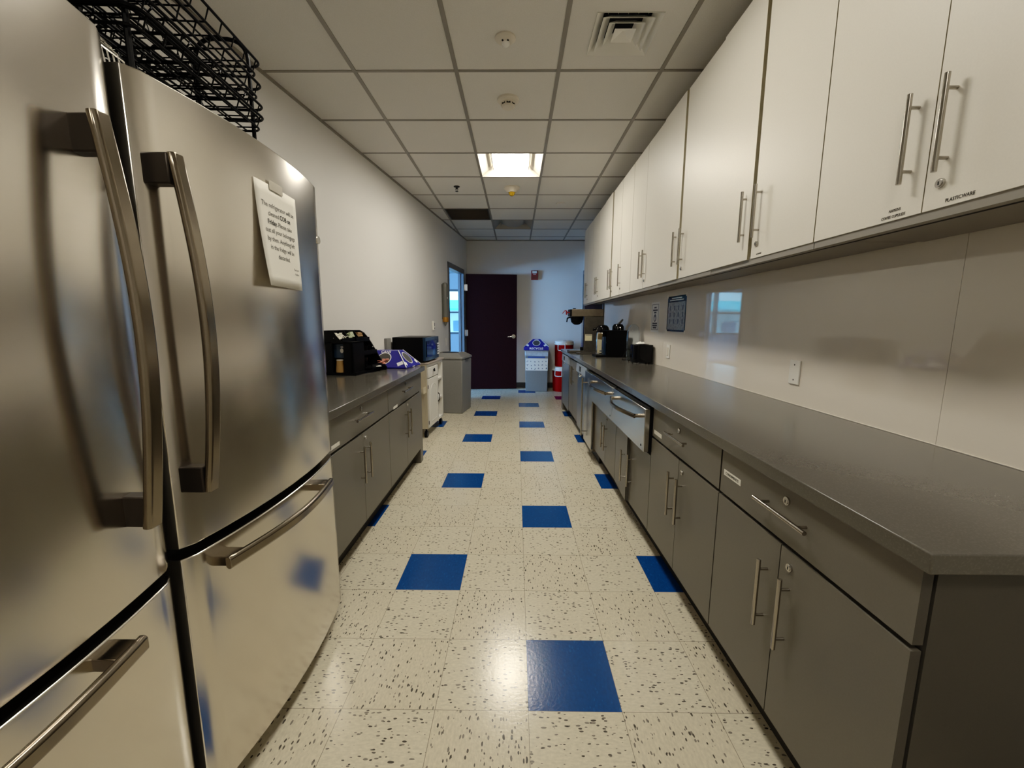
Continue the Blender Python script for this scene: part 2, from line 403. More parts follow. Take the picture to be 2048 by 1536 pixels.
# open maroon leaf, swung into the room and nearly parallel with the end wall
lf = MB(); hx, hy = WL(D1+.035, 0, .03)[:2]; hx += .012
Lw = .925; ex, ey = -.012, 7.72
ang = math.atan2(ey-hy, ex-hx)
leaf = MB().box((0,0,.012),(Lw,.044,DH-.005)).build('door_leaf', M['maroon'], d1, bevel=.002)
leaf.location = (hx, hy, 0); leaf.rotation_euler = (0,0,ang)
leaf['label'] = 'dark maroon door leaf swung open against the end wall'
hb = MB(); hb.cyl((Lw-.06,-.004,.985),(Lw-.06,-.012,.985),.034,24); hb.cyl((Lw-.06,-.012,.985),(Lw-.06,-.052,.985),.011,12)
hb.tube([(Lw-.06,-.05,.985),(Lw-.10,-.052,.984),(Lw-.175,-.045,.979)],[.011,.0105,.008],12)
hb.cyl((Lw-.06,-.001,.985),(Lw-.06,-.004,.985),.037,24)
hb.build('door_handle', M['chrome'], leaf)
for z in (.25, 1.05, 1.86):
    MB().box((-.028,-.006,z-.055),(.028,.003,z+.055)).cyl((0,-.006,z-.055),(0,-.006,z+.055),.007,10).build('hinge', M['stainless_dark'], leaf)
# end wall, right wall, near wall
wb = MB().box((LWX(YB)-.075,YB,0),(2.4,YB+.12,HC+.2)); struct(wb.build('wall_back', M['wall'], smooth=False))
RD0, RD1 = 6.16, 7.86                                      # dark double door in the right wall past the counter
wr = MB()
def rseg(mb, y0, y1, z0, z1, o0=0, o1=.12):
    mb.hexa([(RWX(y0)+o0,y0,z0),(RWX(y0)+o1,y0,z0),(RWX(y1)+o1,y1,z0),(RWX(y1)+o0,y1,z0),(RWX(y0)+o0,y0,z1),(RWX(y0)+o1,y0,z1),(RWX(y1)+o1,y1,z1),(RWX(y1)+o0,y1,z1)])
rseg(wr, YN-.3, RD0, 0, HC+.2); rseg(wr, RD1, YB+.1, 0, HC+.2); rseg(wr, RD0, RD1, 2.14, HC+.2)
struct(wr.build('wall_right', M['wall'], smooth=False))
d2m = MB(); rseg(d2m, RD0-.05, RD0+.02, 0, 2.19, -.014, .13); rseg(d2m, RD1-.02, RD1+.035, 0, 2.19, -.014, .13); rseg(d2m, RD0-.05, RD1+.035, 2.12, 2.19, -.014, .13)
d2 = struct(d2m.build('door_2', M['frame'], bevel=.003))
for a, b in ((RD0+.02,(RD0+RD1)/2-.002),((RD0+RD1)/2+.002,RD1-.02)):
    q = MB(); rseg(q, a, b, .01, 2.118, .03, .075); q.build('door_leaf', M['maroon'], d2)
struct(MB().box((-2.6,YN-.12,0),(2.4,YN,HC+.2)).build('wall_near', M['wall'], smooth=False))
# baseboards
bb = MB(); bb.box((-.98,YB-.008,0),(RWX(YB),YB-.0005,.10)); struct(bb.build('baseboard_back', M['baseb']))
bl = MB()
def blseg(y0, y1):
    a, b, c, d = WL(y0,0,.008), WL(y1,0,.008), WL(y1,0,.0005), WL(y0,0,.0005)
    bl.hexa([a,b,c,d]+[(p[0],p[1],.10) for p in (a,b,c,d)])
blseg(YN, D0-.052); struct(bl.build('baseboard_left', M['baseb']))
br = MB(); rseg(br, YN, .655, 0, .10, -.008, -.0005); rseg(br, 6.075, RD0-.052, 0, .10, -.008, -.0005); struct(br.build('baseboard_right', M['baseb']))
# glossy backsplash sheets on the right wall between counter and wall cabinets
sp_ = MB()
for a, b in ((.66,1.30),(1.3015,3.72),(3.7215,6.06)):
    rseg(sp_, a, b, .866, 1.56, -.004, -.0005)
rseg(sp_, .66, 6.06, .8645, .867, -.0065, -.0042)
struct(sp_.build('trim_2', M['splash'], smooth=False))

# ------------------------------------------------------------------ adjacent daylit room and outside
XA, YA = -6.2, 12.2
LX2 = lambda y: LWX(y)-T*1.0
ra = MB(); ra.add([(XA,2.6,-.004),(LX2(2.6),2.6,-.004),(LX2(8.02),8.02,-.004),(-.04,8.02,-.004),(-.04,YA,-.004),(XA,YA,-.004)], [(0,1,2,3,4,5)])
ra.quad((LX2(D0),D0,-.004),(LWX(D0)-.02,D0,-.004),(LWX(D1)-.02,D1,-.004),(LX2(D1),D1,-.004))
struct(ra.build('floor', M['carpet2'], smooth=False))
ca = MB(); ca.add([(XA,2.6,2.62),(XA,YA,2.62),(-.04,YA,2.62),(-.04,8.02,2.62),(LX2(8.02),8.02,2.62),(LX2(2.6),2.6,2.62)], [(0,1,2,3,4,5)])
cla = struct(ca.build('ceiling', M['room2'], smooth=False))
g2 = MB()
for i in range(7): g2.box((XA+i*.61-.012,2.6,2.612),(XA+i*.61+.012,YA,2.625))
for i in range(7,10): g2.box((XA+i*.61-.012,8.05,2.612),(XA+i*.61+.012,YA,2.625))
for i in range(15): y = 2.9+i*.61; g2.box((XA,y-.012,2.612),((LX2(y)-.02) if y < 8.02 else -.1,y+.012,2.625))
g2.build('ceiling_grid', M['frame'], cla)
struct(MB().box((XA-.1,2.5,0),(-1.70,2.6,2.7)).build('wall_adjacent_near', M['room2'], smooth=False))
# far window wall: opening x -5.4..-1.35, z .92..2.12
wf = MB()
wf.box((XA-.1,YA,0),(0,YA+.15,.92)); wf.box((XA-.1,YA,2.16),(0,YA+.15,2.7)); wf.box((XA-.1,YA,.92),(-5.6,YA+.15,2.16)); wf.box((-1.36,YA,.92),(0,YA+.15,2.16))
struct(wf.build('wall_adjacent_far', M['room2'], smooth=False))
w1 = MB()
for x in (-5.6,-4.55,-3.5,-2.45,-1.36): w1.box((x-.035,YA-.02,.92),(x+.035,YA+.16,2.16))
w1.box((-5.6,YA-.03,.90),(-1.36,YA+.16,.95)); w1.box((-5.6,YA-.02,2.12),(-1.36,YA+.16,2.17)); w1.box((-5.6,YA+.02,1.50),(-1.36,YA+.1,1.54))
w1o = struct(w1.build('window_1', M['frame']))
MB().box((-5.6,YA+.06,.95),(-1.36,YA+.066,2.12)).build('pane', M['glass'], w1o)
wlf = MB()
wlf.box((XA-.1,2.5,0),(XA,YA,.95)); wlf.box((XA-.1,2.5,2.3),(XA,YA,2.7)); wlf.box((XA-.1,2.5,.95),(XA,3.2,2.3)); wlf.box((XA-.1,6.6,.95),(XA,YA,2.3))
struct(wlf.build('wall_adjacent_left', M['room2'], smooth=False))
w2 = MB()
for y in (3.2,4.05,4.9,5.75,6.6): w2.box((XA-.08,y-.03,.95),(XA+.02,y+.03,2.3))
w2.box((XA-.08,3.2,.93),(XA+.03,6.6,.97)); w2.box((XA-.08,3.2,2.27),(XA+.02,6.6,2.31))
w2o = struct(w2.build('window_2', M['frame']))
MB().box((XA-.05,3.2,.97),(XA-.044,6.6,2.27)).build('pane', M['glass'], w2o)
wrr = MB().box((-.08,8.02,0),(0,YA,2.7)); struct(wrr.build('wall_adjacent_right', M['room2'], smooth=False))
struct(MB().box((LX2(8.06)+.0,8.02,0),(0,8.1,2.7)).build('wall_adjacent_return', M['room2'], smooth=False))
bbx = MB().box((XA,YA-.012,0),(-.08,YA-.0005,.12)); struct(bbx.build('baseboard_adjacent', M['frame']))
# outside
struct(MB().box((-40,YA+.2,-.3),(30,60,-.25)).build('ground', M['ground'], smooth=False))
bd = thing('building', 'pale building with teal awning seen through the far window', 'building', (-3.6,22,-.25))
MB().box((-7,0,0),(9,5,4.2)).build('wall', M['bldg'], bd)
MB().prism([(0,2.62),(-1.3,2.15),(-1.3,2.05),(0,2.4)], -6.5, 8.5, 'x').build('awning', M['teal'], bd)
for i in range(7):
    f = MB().box((-6.0+i*2.1,-.06,1.0),(-5.3+i*2.1,.02,1.55)).build('window', M['bwin'], bd)
for i, (tx, ty, h) in enumerate(((-9.5,17.5,4.6),(2.6,17,4.2))):
    tr = thing('tree', ['bushy green tree outside, left of the building','bushy green tree outside, right of the building'][i], 'tree', (tx,ty,-.25))
    MB().tube([(0,0,0),(.05,0,1),(0,.05,h*.5)],[.16,.12,.07],8).build('trunk', M['brownp'], tr)
    cr = MB()
    for k in range(60):
        a = random.random()*6.28; rr = random.random()**.5*1.3; z = h*.42+random.random()*h*.5
        s = .35+.25*random.random(); cr.lathe([(.02,-s*.8),(s*.8,-s*.4),(s,0),(s*.7,s*.5),(.02,s*.8)], (rr*math.cos(a),rr*math.sin(a),z), 7)
    cr.build('crown', M['green'], tr)

# ------------------------------------------------------------------ ceiling fixtures
def troffer(c, r, on, label):
    x0 = CX0+c*CT+.012; y0 = CY0+r*CT+.010; x1 = x0+CT-.024; y1 = y0+CT-.020
    t = thing('ceiling_light', label, 'light', ((x0+x1)/2,(y0+y1)/2,HC), 0, 'recessed square ceiling lights')
    hx, hy = (x1-x0)/2, (y1-y0)/2
    fb = MB(); dp = .09
    iw = .17
    o = [(-hx,-hy),(hx,-hy),(hx,hy),(-hx,hy)]; i_ = [(-iw-.025,-hy+.03),(iw+.025,-hy+.03),(iw+.025,hy-.03),(-iw-.025,hy-.03)]
    for k in range(4):
        a, b = o[k], o[(k+1)%4]; p, q = i_[k], i_[(k+1)%4]
        fb.quad((*a,0),(*b,0),(*q,dp),(*p,dp))
    fb.quad(*[(*p,dp) for p in i_])
    fb.build('housing', M['trof'], t, smooth=False)
    db = MB(); n = 10; vs = []; fs = []
    for k in range(n+1):
        a = -1+2*k/n; z = .012+.055*a*a
        vs += [(a*iw,-hy+.045,z),(a*iw,hy-.045,z)]
    for k in range(n): fs.append((2*k,2*k+1,2*k+3,2*k+2))
    top = [(-iw,-hy+.045,.085),(iw,-hy+.045,.085),(iw,hy-.045,.085),(-iw,hy-.045,.085)]
    db.add(vs, fs)
    m0 = [2*k for k in range(n+1)]; m1_ = [2*k+1 for k in range(n+1)]
    db.add([vs[k] for k in m0]+[top[1],top[0]], [tuple(range(n+3))]); db.add([vs[k] for k in m1_]+[top[2],top[3]], [tuple(range(n+3))])
    db.build('diffuser', M[on] if on else M['trof'], t)
    for s in (-1,1): MB().box((s*(iw+.004),-hy+.035,.05),(s*(iw+.012),hy-.035,.085)).build('rail', M['tbar'], t)
    return t
troffer(1,2,'diff','lit recessed ceiling light in the middle of the view')
troffer(1,-2,'diff_near','lit recessed ceiling light above, cut off by the top edge')
troffer(1,-6,'diff_dim','dimmer recessed ceiling light behind the camera')
troffer(1,6,None,'unlit recessed ceiling light near the end wall')
# return-air grille
gx, gy = CX0+GR[0]*CT, CY0+GR[1]*CT
t = thing('return_air_grille', 'dark square return air grille in the ceiling near end wall', 'vent', (gx+CT/2,gy+CT/2,HC))
g = MB()
for s in (-1,1):
    g.box((s*.295,-.295,-.002),(s*.275,.295,.012)); g.box((-.295,s*.295,-.002),(.295,s*.275,.012))
g.build('frame', M['hole'], t)
g = MB()
for i in range(24): 
    y = -.27+i*.0235; g.quad((-.275,y,.0),(.275,y,.0),(.275,y+.014,.012),(-.275,y+.014,.012))
g.build('louvre', M['grille'], t, smooth=False)
MB().box((-.29,-.29,.014),(.29,.29,.02)).build('backing', M['grille'], t)
# supply diffuser: panel with concentric square cones
vx, vy = CX0+VENT[0]*CT, CY0+VENT[1]*CT
t = thing('air_diffuser', 'square ceiling air vent with nested louvres near the cabinets', 'vent', (vx+CT/2,vy+CT/2,HC))
pn = MB(); R0 = .163; h2 = CT/2-.010; ox, oy = .0, -.002
vs = [(-h2,-h2,.0),(h2,-h2,.0),(h2,h2,.0),(-h2,h2,.0),(ox-R0,oy-R0,.0),(ox+R0,oy-R0,.0),(ox+R0,oy+R0,.0),(ox-R0,oy+R0,.0)]
pn.add(vs, [(k,4+k,4+(k+1)%4,(k+1)%4) for k in range(4)])
pn.build('panel', M['ceil'], t, smooth=False)
def sqcone(r0, r1, z0, z1, th=.003):
    mb = MB()
    a = [(-r0,-r0),(r0,-r0),(r0,r0),(-r0,r0)]; b = [(-r1,-r1),(r1,-r1),(r1,r1),(-r1,r1)]
    for k in range(4):
        p, q, u, v = a[k], a[(k+1)%4], b[(k+1)%4], b[k]
        mb.quad((p[0]+ox,p[1]+oy,z0),(q[0]+ox,q[1]+oy,z0),(u[0]+ox,u[1]+oy,z1),(v[0]+ox,v[1]+oy,z1))
        mb.quad((p[0]+ox,p[1]+oy,z0+th),(q[0]+ox,q[1]+oy,z0+th),(u[0]+ox,u[1]+oy,z1+th),(v[0]+ox,v[1]+oy,z1+th))
        mb.quad((v[0]+ox,v[1]+oy,z1),(u[0]+ox,u[1]+oy,z1),(u[0]+ox,u[1]+oy,z1+th),(v[0]+ox,v[1]+oy,z1+th))
        mb.quad((p[0]+ox,p[1]+oy,z0),(q[0]+ox,q[1]+oy,z0),(q[0]+ox,q[1]+oy,z0+th),(p[0]+ox,p[1]+oy,z0+th))
    return mb
for r0, r1 in ((.163,.120),(.128,.084),(.091,.048)):
    sqcone(r0, r1, -.004, .034).build('louvre', M['white'], t, smooth=False)
pc = MB(); pc.add([(-.054+ox,-.054+oy,-.004),(.054+ox,-.054+oy,-.004),(.054+ox,.054+oy,-.004),(-.054+ox,.054+oy,-.004),(ox,oy,.02)], [(0,1,4),(1,2,4),(2,3,4),(3,0,4)])
pc.build('centre_plate', M['white'], t, smooth=False)
for k in range(5): MB().box((-.10+k*.05-.001,oy-.16,.03),(-.10+k*.05+.001,oy-.10,.075)).build('vane', M['trof'], t)
MB().box((-.18,-.18,.078),(.18,.18,.082)).build('duct_back', M['slot'], t)
# detectors
t = thing('motion_sensor', 'round ceiling motion sensor with two dark eyes, nearest of three', 'sensor', (-.064,2.434,HC))
MB().lathe([(.056,0),(.055,-.006),(.045,-.014),(.030,-.016)][::-1], n=32).build('base', M['offwhite'], t)
e = MB().disc((-.014,-.010,-.0165),(0,0,-1),.0055,16,.009,(0,1,0)).disc((.014,-.010,-.0165),(0,0,-1),.0055,16,.009,(0,1,0)); e.build('eye', M['slot'], t)
MB().lathe([(.003,-.034),(.014,-.030),(.021,-.022),(.022,-.014)], (.002,.014,0), 20).build('lens', M['white'], t)
t = thing('smoke_detector', 'round cream smoke detector on ceiling with dark slots', 'detector', (-.061,3.046,HC))
MB().lathe([(.075,0),(.073,-.012),(.058,-.020),(.05,-.022)][::-1], n=36).build('base', M['offwhite'], t)
MB().lathe([(.048,-.02),(.046,-.045),(.038,-.052),(.01,-.053)][::-1], n=32).build('head', M['offwhite'], t)
sl = MB()
for k in range(8):
    a = 2*PI*k/8+.2+PI/8
    sl.add([(.0485*math.cos(a+d),.0485*math.sin(a+d),z) for d,z in ((0,-.041),(.55,-.041),(.55,-.031),(0,-.031))], [(0,1,2,3)])
sl.build('slot', M['slot'], t)
t = thing('gold_dome_detector', 'ceiling detector with a golden dome beyond the lit light', 'detector', (-.055,4.90,HC))
MB().lathe([(.09,0),(.088,-.014),(.066,-.034),(.052,-.05),(.05,-.052)][::-1], n=36).build('base', M['offwhite'], t)
MB().lathe([(.004,-.092),(.020,-.086),(.033,-.070),(.037,-.05)], n=24).build('dome', M['amber'], t)
t = thing('sprinkler', 'dark fire sprinkler head hanging from the ceiling', 'sprinkler', (-.665,4.86,HC))
MB().lathe([(.034,0),(.033,-.006),(.012,-.012),(.009,-.03)][::-1], n=20).build('escutcheon', M['key'], t)
MB().tube([(-.012,0,-.02),(-.014,0,-.035),(0,0,-.05)],.0025,6).tube([(.012,0,-.02),(.014,0,-.035),(0,0,-.05)],.0025,6).build('frame', M['key'], t)
MB().lathe([(.018,-.052),(.018,-.054)], n=16).build('deflector', M['key'], t)
tag(MB().lathe([(.055,-.012),(.06,-.008),(.06,0)], (.555,5.527,HC), 24).build('concealed_sprinkler', M['ceil']), 'flat pale round disc on the ceiling above far wall cabinets', 'sprinkler')

# ------------------------------------------------------------------ cabinet hardware
def bar_handle(parent, c, axis, L, off, nrm, r=.0058, post=.30):
    """bar pull: centre c on the door face, axis unit vector, standing off along nrm"""
    c = Vector(c); a = Vector(axis); n = Vector(nrm); m = MB()
    m.cyl(c+n*off-a*L/2, c+n*off+a*L/2, r, 14)
    for s in (-1,1): m.cyl(c+a*s*L*post*1.18, c+a*s*L*post*1.18+n*off, r*.72, 10)
    return m.build('handle', M['handle'], parent)
def cam_lock(parent, c, nrm, r=.0105):
    c = Vector(c); n = Vector(nrm); m = MB()
    m.cyl(c, c+n*.005, r, 20); m.cyl(c+n*.005, c+n*.007, r*.72, 20)
    o = m.build('lock', M['lock'], parent)
    return o
def keyway(lock, c, nrm):
    c = Vector(c)+Vector(nrm)*.0073; MB().box((c.x-.0004,c.y-.0013,c.z-.004),(c.x+.0004,c.y+.0013,c.z+.004)).build('keyway', M['key'], lock)
NX = (-1,0,0); PX = (1,0,0)

# ------------------------------------------------------------------ right base cabinets
TR = .0104
def RBP(s): return (.736-math.sin(TR)*s, math.cos(TR)*s, 0)
def depth_r(s): return RWX(s)-(.736-TR*s)-.006
ZD0, ZD1, ZR0, ZR1 = .138, .655, .668, .823                # door / drawer rows
def base_cab(name, label, s0, s1, seam, group, drawer=None, swing=0, ztop=ZD1, ncarc=.823, locks=True, hz=(.379,.584), hoff=.027, dl=None):
    p = RBP(s0); t = thing(name, label, 'cabinet', (p[0],p[1],0), TR, group)
    w = s1-s0; d = depth_r(s0)-.02
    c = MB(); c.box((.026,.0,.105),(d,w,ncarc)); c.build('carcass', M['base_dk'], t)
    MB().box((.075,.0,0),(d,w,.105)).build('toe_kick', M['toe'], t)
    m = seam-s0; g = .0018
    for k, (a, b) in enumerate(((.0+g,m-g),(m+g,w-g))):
        dm = MB().box((0,a,ZD0),(.02,b,ztop)); dm.m[-4] = dm.m[-2] = 1  # edge faces get the darker copy, shade painted on the door edges
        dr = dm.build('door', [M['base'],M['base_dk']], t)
        hy = b-.045 if k == 0 else a+.045
        zc = (hz[0]+hz[1])/2
        bar_handle(dr, (0,hy,zc), (0,0,1), hz[1]-hz[0], hoff, NX)
        if k == 0 and locks:
            l = cam_lock(dr, (0,m-.042,ztop-.042), NX); keyway(l, (0,m-.042,ztop-.042), NX)
        if k == 1 and swing:
            # swing about its far edge
            dr.matrix_local = Matrix.Translation((0,b,0)) @ Matrix.Rotation(swing,4,'Z') @ Matrix.Translation((0,-b,0))
    if drawer:
        dm = MB().box((0,g*.7,ZR0),(.02,w-.0065,ZR1)); dm.m[-4] = dm.m[-2] = 1  # drawer edges darkened the same way, shade put into the colour
        df = dm.build('drawer', [M['base'],M['base_dk']], t)
        bar_handle(df, (0,drawer-s0,.748), (0,1,0), .215, hoff, NX)
        l = cam_lock(df, (0,drawer-s0+.0,.783), NX, .0115); keyway(l, (0,drawer-s0,.783), NX)
        if dl:
            y0, z0, txt = dl
            lb = MB().box((-.0006,y0-s0-.052,z0-.010),(0,y0-s0+.052,z0+.010)).build('drawer_label', M['paper'], df)
            if txt: text('lettering', txt, .0125, M['ink'], lb, (-.0012,y0-s0,z0), (PI/2,0,-PI/2), ext=.0002)
    return t
G = 'grey base cabinets under the right counter'
base_cab('base_cabinet', 'nearest grey base cabinet on the right, drawer labelled CONDIMENTS', .687, 1.403, 1.058, G, drawer=1.052, dl=(1.327,.743,'CONDIMENTS'))
base_cab('base_cabinet', 'grey base cabinet with drawer beside the near steel warming drawer', 1.405, 2.112, 1.755, G, drawer=1.77, dl=(2.03,.697,None))
base_cab('base_cabinet', 'grey base cabinet under the nearer warming drawer, one door ajar', 2.114, 2.838, 2.486, G, swing=-.055, ztop=.555, ncarc=.56, locks=False, hz=(.25,.455))
base_cab('base_cabinet', 'grey base cabinet under the farther warming drawer', 2.840, 3.566, 3.15, G, ztop=.555, ncarc=.56, hz=(.27,.47))
# near finished end: dark reveal strip is the gap behind the door edges
def warming_drawer(s0, s1, label):
    p = RBP(s0); t = thing('warming_drawer', label, 'appliance', (p[0],p[1],0), TR, 'steel warming drawers in the right cabinet run')
    w = s1-s0
    MB().box((.003,.01,.572),(.5,w-.01,.806)).build('body', M['gap'], t)
    MB().box((-.012,.012,.565),(.003,w-.012,.812)).build('gasket', M['gap'], t)
    MB().box((-.040,0,.574),(-.012,w,.806)).build('front', M['steel2'], t, bevel=.003)
    hp = []
    for i in range(17):
        a = i/16; hp.append((-.072-.045*math.sin(PI*a), .075+a*(w-.15), .752))
    h = MB().sweep(hp, (0,0,1), .024, .014)
    for y in (.085, w-.085): h.cyl((-.040,y,.752),(-.078,y,.752),.011,12)
    h.build('handle', M['hsteel'], t)
    MB().cyl((-.0405,w*.04+.02,.60),(-.0415,w*.04+.02,.60),.006,12).build('badge', M['key'], t)
    return t
warming_drawer(2.118, 2.812, 'nearer steel warming drawer with curved handle under the right counter')
warming_drawer(2.822, 3.560, 'farther steel warming drawer with curved handle under the right counter')
# narrow stainless unit standing proud, with a long bar pull
def RT(name, label, cat, s, group=None):
    p = RBP(s); return thing(name, label, cat, (p[0],p[1],0), TR, group)
t = RT('undercounter_fridge', 'narrow steel undercounter unit with a long vertical handle', 'appliance', 3.570)
MB().box((-.012,.0,.11),(.52,.37,.80)).build('body', M['brewer'], t)
MB().box((.05,.0,0),(.52,.37,.11)).build('toe_kick', M['toe'], t)
MB().box((-.034,.003,.125),(-.014,.367,.798)).build('door', M['steel2'], t, bevel=.004)
bar_handle(t, (-.034,.325,.45), (0,0,1), .56, .030, NX, r=.008, post=.36)
MB().box((-.0125,.0,.20),(-.011,.006,.60)).build('side_slot', M['slot'], t)
def dishwasher(s0, s1, label):
    t = RT('dishwasher', label, 'appliance', s0, 'dishwashers under the right counter'); w = s1-s0
    MB().box((.02,.0,.10),(.55,w,.82)).build('body', M['gap'], t)
    MB().box((.07,.0,0),(.55,w,.10)).build('toe_kick', M['toe'], t)
    MB().box((-.006,.004,.115),(.02,w-.004,.712)).build('door', M['dw_door'], t, bevel=.003)
    q = MB().prism([(-.006,.716),(-.026,.722),(-.022,.812),(.02,.815),(.02,.716)], .004, w-.004, 'y').build('control_panel', M['dw_panel'], t, bevel=.002)
    MB().box((-.0285,w*.50,.745),(-.0235,w*.64,.795)).build('display', M['key'], q)
    MB().box((-.0285,w*.38,.722),(-.0225,w*.62,.733)).build('latch', M['chrome'], q)
    hm = MB(); hm.tube([(-.02,w*.44,.718),(-.034,w*.46,.70),(-.034,w*.54,.70),(-.02,w*.56,.718)], .007, 8); hm.build('pocket_handle', M['chrome'], q)
dishwasher(3.948, 4.545, 'nearer dishwasher with pale blue grey control panel')
base_cab('base_cabinet', 'plain grey base cabinet between the two dishwashers', 4.552, 5.252, 4.90, G, ztop=.80, hz=(.52,.735), locks=False)
dishwasher(5.258, 5.852, 'farthest dishwasher at the end of right counter')
t = RT('end_panel', 'grey end panel closing the far end of right counter', 'panel', 5.86)
MB().box((.0,.0,0),(depth_r(5.9)-.02,.16,.823)).build('panel', M['base'], t)
# counter
s0, s1 = .660, 6.06
cx = lambda y: .7165-.0104*y
cm = MB()
xe = lambda y: RWX(y)-.0075
cm.hexa([(cx(s0),s0,.8255),(xe(s0),s0,.8255),(xe(s1),s1,.8255),(cx(s1),s1,.8255),(cx(s0),s0,.864),(xe(s0),s0,.864),(xe(s1),s1,.864),(cx(s1),s1,.864)])
tag(cm.build('countertop', M['counter'], bevel=.003), 'long dark grey speckled countertop on the right side', 'countertop')

# ------------------------------------------------------------------ wall cabinets (right)
TU = -.0067
def RUP(s): return (.972-math.sin(TU)*s, math.cos(TU)*s, 0)
ZU0, ZU1 = 1.517, 2.578
GU = 'white wall cabinets in a row above the right counter'
def upper(label, s0, s1, seam, near_txt=None, far_txt=None, single=None, locks=True, wide=False):
    p = RUP(s0); t = thing('wall_cabinet', label, 'cabinet', (p[0],p[1],0), TU, GU)
    w = s1-s0; d = RWX(s1)-(.972-TU*s1)-.012
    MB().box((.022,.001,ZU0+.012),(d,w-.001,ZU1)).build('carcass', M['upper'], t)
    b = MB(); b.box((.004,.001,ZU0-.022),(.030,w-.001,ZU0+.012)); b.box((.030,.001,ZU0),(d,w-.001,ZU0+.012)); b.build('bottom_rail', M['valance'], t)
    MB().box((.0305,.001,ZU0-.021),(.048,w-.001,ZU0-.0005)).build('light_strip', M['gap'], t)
    m = (seam-s0) if seam else None; g = .0015; gg = .008 if wide else g
    doors = ((g,m-gg),(m+gg,w-g)) if m else ((g,w-g),)
    for k, (a, e) in enumerate(doors):
        pr = -.006 if (wide and k == 1) else 0
        dm = MB().box((pr,a,ZU0),(.02,e,ZU1)); dm.m[-4] = dm.m[-2] = 1
        dr = dm.build('door', [M['upper'],M['upper_edge']], t)
        if single is not None: hy = single-s0
        else: hy = e-.043 if k == 0 else a+.043
        bar_handle(dr, (0,hy,1.698), (0,0,1), .207, .026, NX)
        if locks and k == 0:
            ly = hy+.005 if m else hy
            l = cam_lock(dr, (0,ly,1.572), NX); keyway(l, (0,ly,1.572), NX)
        tx = (near_txt if k == 0 else far_txt)
        if tx:
            for body, size, yy, zz, xs in tx:
                text('lettering', body, size, M['ink'], dr, (-.0006,yy-s0,zz), (PI/2,0,-PI/2), ext=.0002, xs=xs)
    return t
upper('nearest white wall cabinet on the right, lettered PLASTICWARE and NAPKINS', .69, 1.434, 1.063,
      [('PLASTICWARE',.0115,.976,1.529,.85)], [('NAPKINS',.0105,1.138,1.5415,.8),('COFFEE CUPS/LIDS',.0105,1.141,1.5265,.8)], wide=False)
upper('second white wall cabinet from the near end, above the blank cover plate', 1.436, 2.179, 1.82,
      [('ACTIVITIES',.0085,1.752,1.5295,.85)], [('STIRS',.0085,1.90,1.5265,.85)], wide=True)
upper('third white wall cabinet from the near end, between blank plate and poster', 2.181, 2.986, 2.618, wide=True)
upper('fourth white wall cabinet from the near end, above the laminated poster', 2.988, 3.735, 3.357)
upper('narrow single door white wall cabinet above the black toaster', 3.737, 4.13, None, single=4.095)
upper('white wall cabinet right above the plain black box', 4.132, 4.880, 4.51, wide=True)
upper('white wall cabinet right above the steel coffee brewer', 4.882, 5.665, 5.285)
upper('farthest white wall cabinet of the row, past the coffee brewer', 5.667, 6.385, 6.07)

# ------------------------------------------------------------------ left base cabinets and counter
def left_cab(label, y0, y1, seam, dh, lab=None):
    t = thing('base_cabinet', label, 'cabinet', (-.84,y0,0), 0, 'grey base cabinets under the left counter'); w = y1-y0
    d = LWX(y1)+.84+.012
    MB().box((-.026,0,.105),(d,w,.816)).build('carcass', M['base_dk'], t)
    MB().box((-.075,0,0),(d,w,.105)).build('toe_kick', M['toe'], t)
    m = seam-y0; g = .0018
    for k, (a, b) in enumerate(((g,m-g),(m+g,w-g))):
        dr = MB().box((0,a,.138),(-.02,b,.643)).build('door', M['base'], t, bevel=.0012)
        hy = b-.045 if k == 0 else a+.045
        bar_handle(dr, (0,hy,.482), (0,0,1), .205, .027, PX)
        if k == 1:
            l = cam_lock(dr, (0,a+.035,.613), PX); keyway(l, (0,a+.035,.613), PX)
    df = MB().box((0,g,.656),(-.02,w-.0055,.815)).build('drawer', M['base'], t, bevel=.0012)
    bar_handle(df, (0,dh-y0,.742), (0,1,0), .24, .027, PX)
    l = cam_lock(df, (0,dh-y0-.0,.785), PX, .0115); keyway(l, (0,dh-y0,.785), PX)
    if lab:
        yy, zz = lab; MB().box((0,yy-y0-.05,zz-.009),(.0008,yy-y0+.05,zz+.009)).build('drawer_label', M['paper'], df if zz > .65 else t)
    return t
left_cab('grey base cabinet at left, right next to the second refrigerator', 1.72, 2.668, 2.197, 2.19, (1.855,.679))
left_cab('grey base cabinet at left, at the far end near the cart', 2.670, 3.552, 3.105, 3.10, (2.83,.663))
t = thing('filler_panel', 'grey end panel of the left counter beside the cart', 'panel', (-.84,3.554,0))
MB().box((-.004,0,0),(-.55,.09,.816)).build('panel', M['base'], t, bevel=.002)
lc = MB(); e = .006
lc.hexa([(LWX(1.70)+e,1.70,.818),(-.82,1.70,.818),(-.82,3.70,.818),(LWX(3.70)+e,3.70,.818),(LWX(1.70)+e,1.70,.858),(-.82,1.70,.858),(-.82,3.70,.858),(LWX(3.70)+e,3.70,.858)])
tag(lc.build('countertop', M['counter'], bevel=.003), 'short dark grey speckled countertop on the left side', 'countertop')

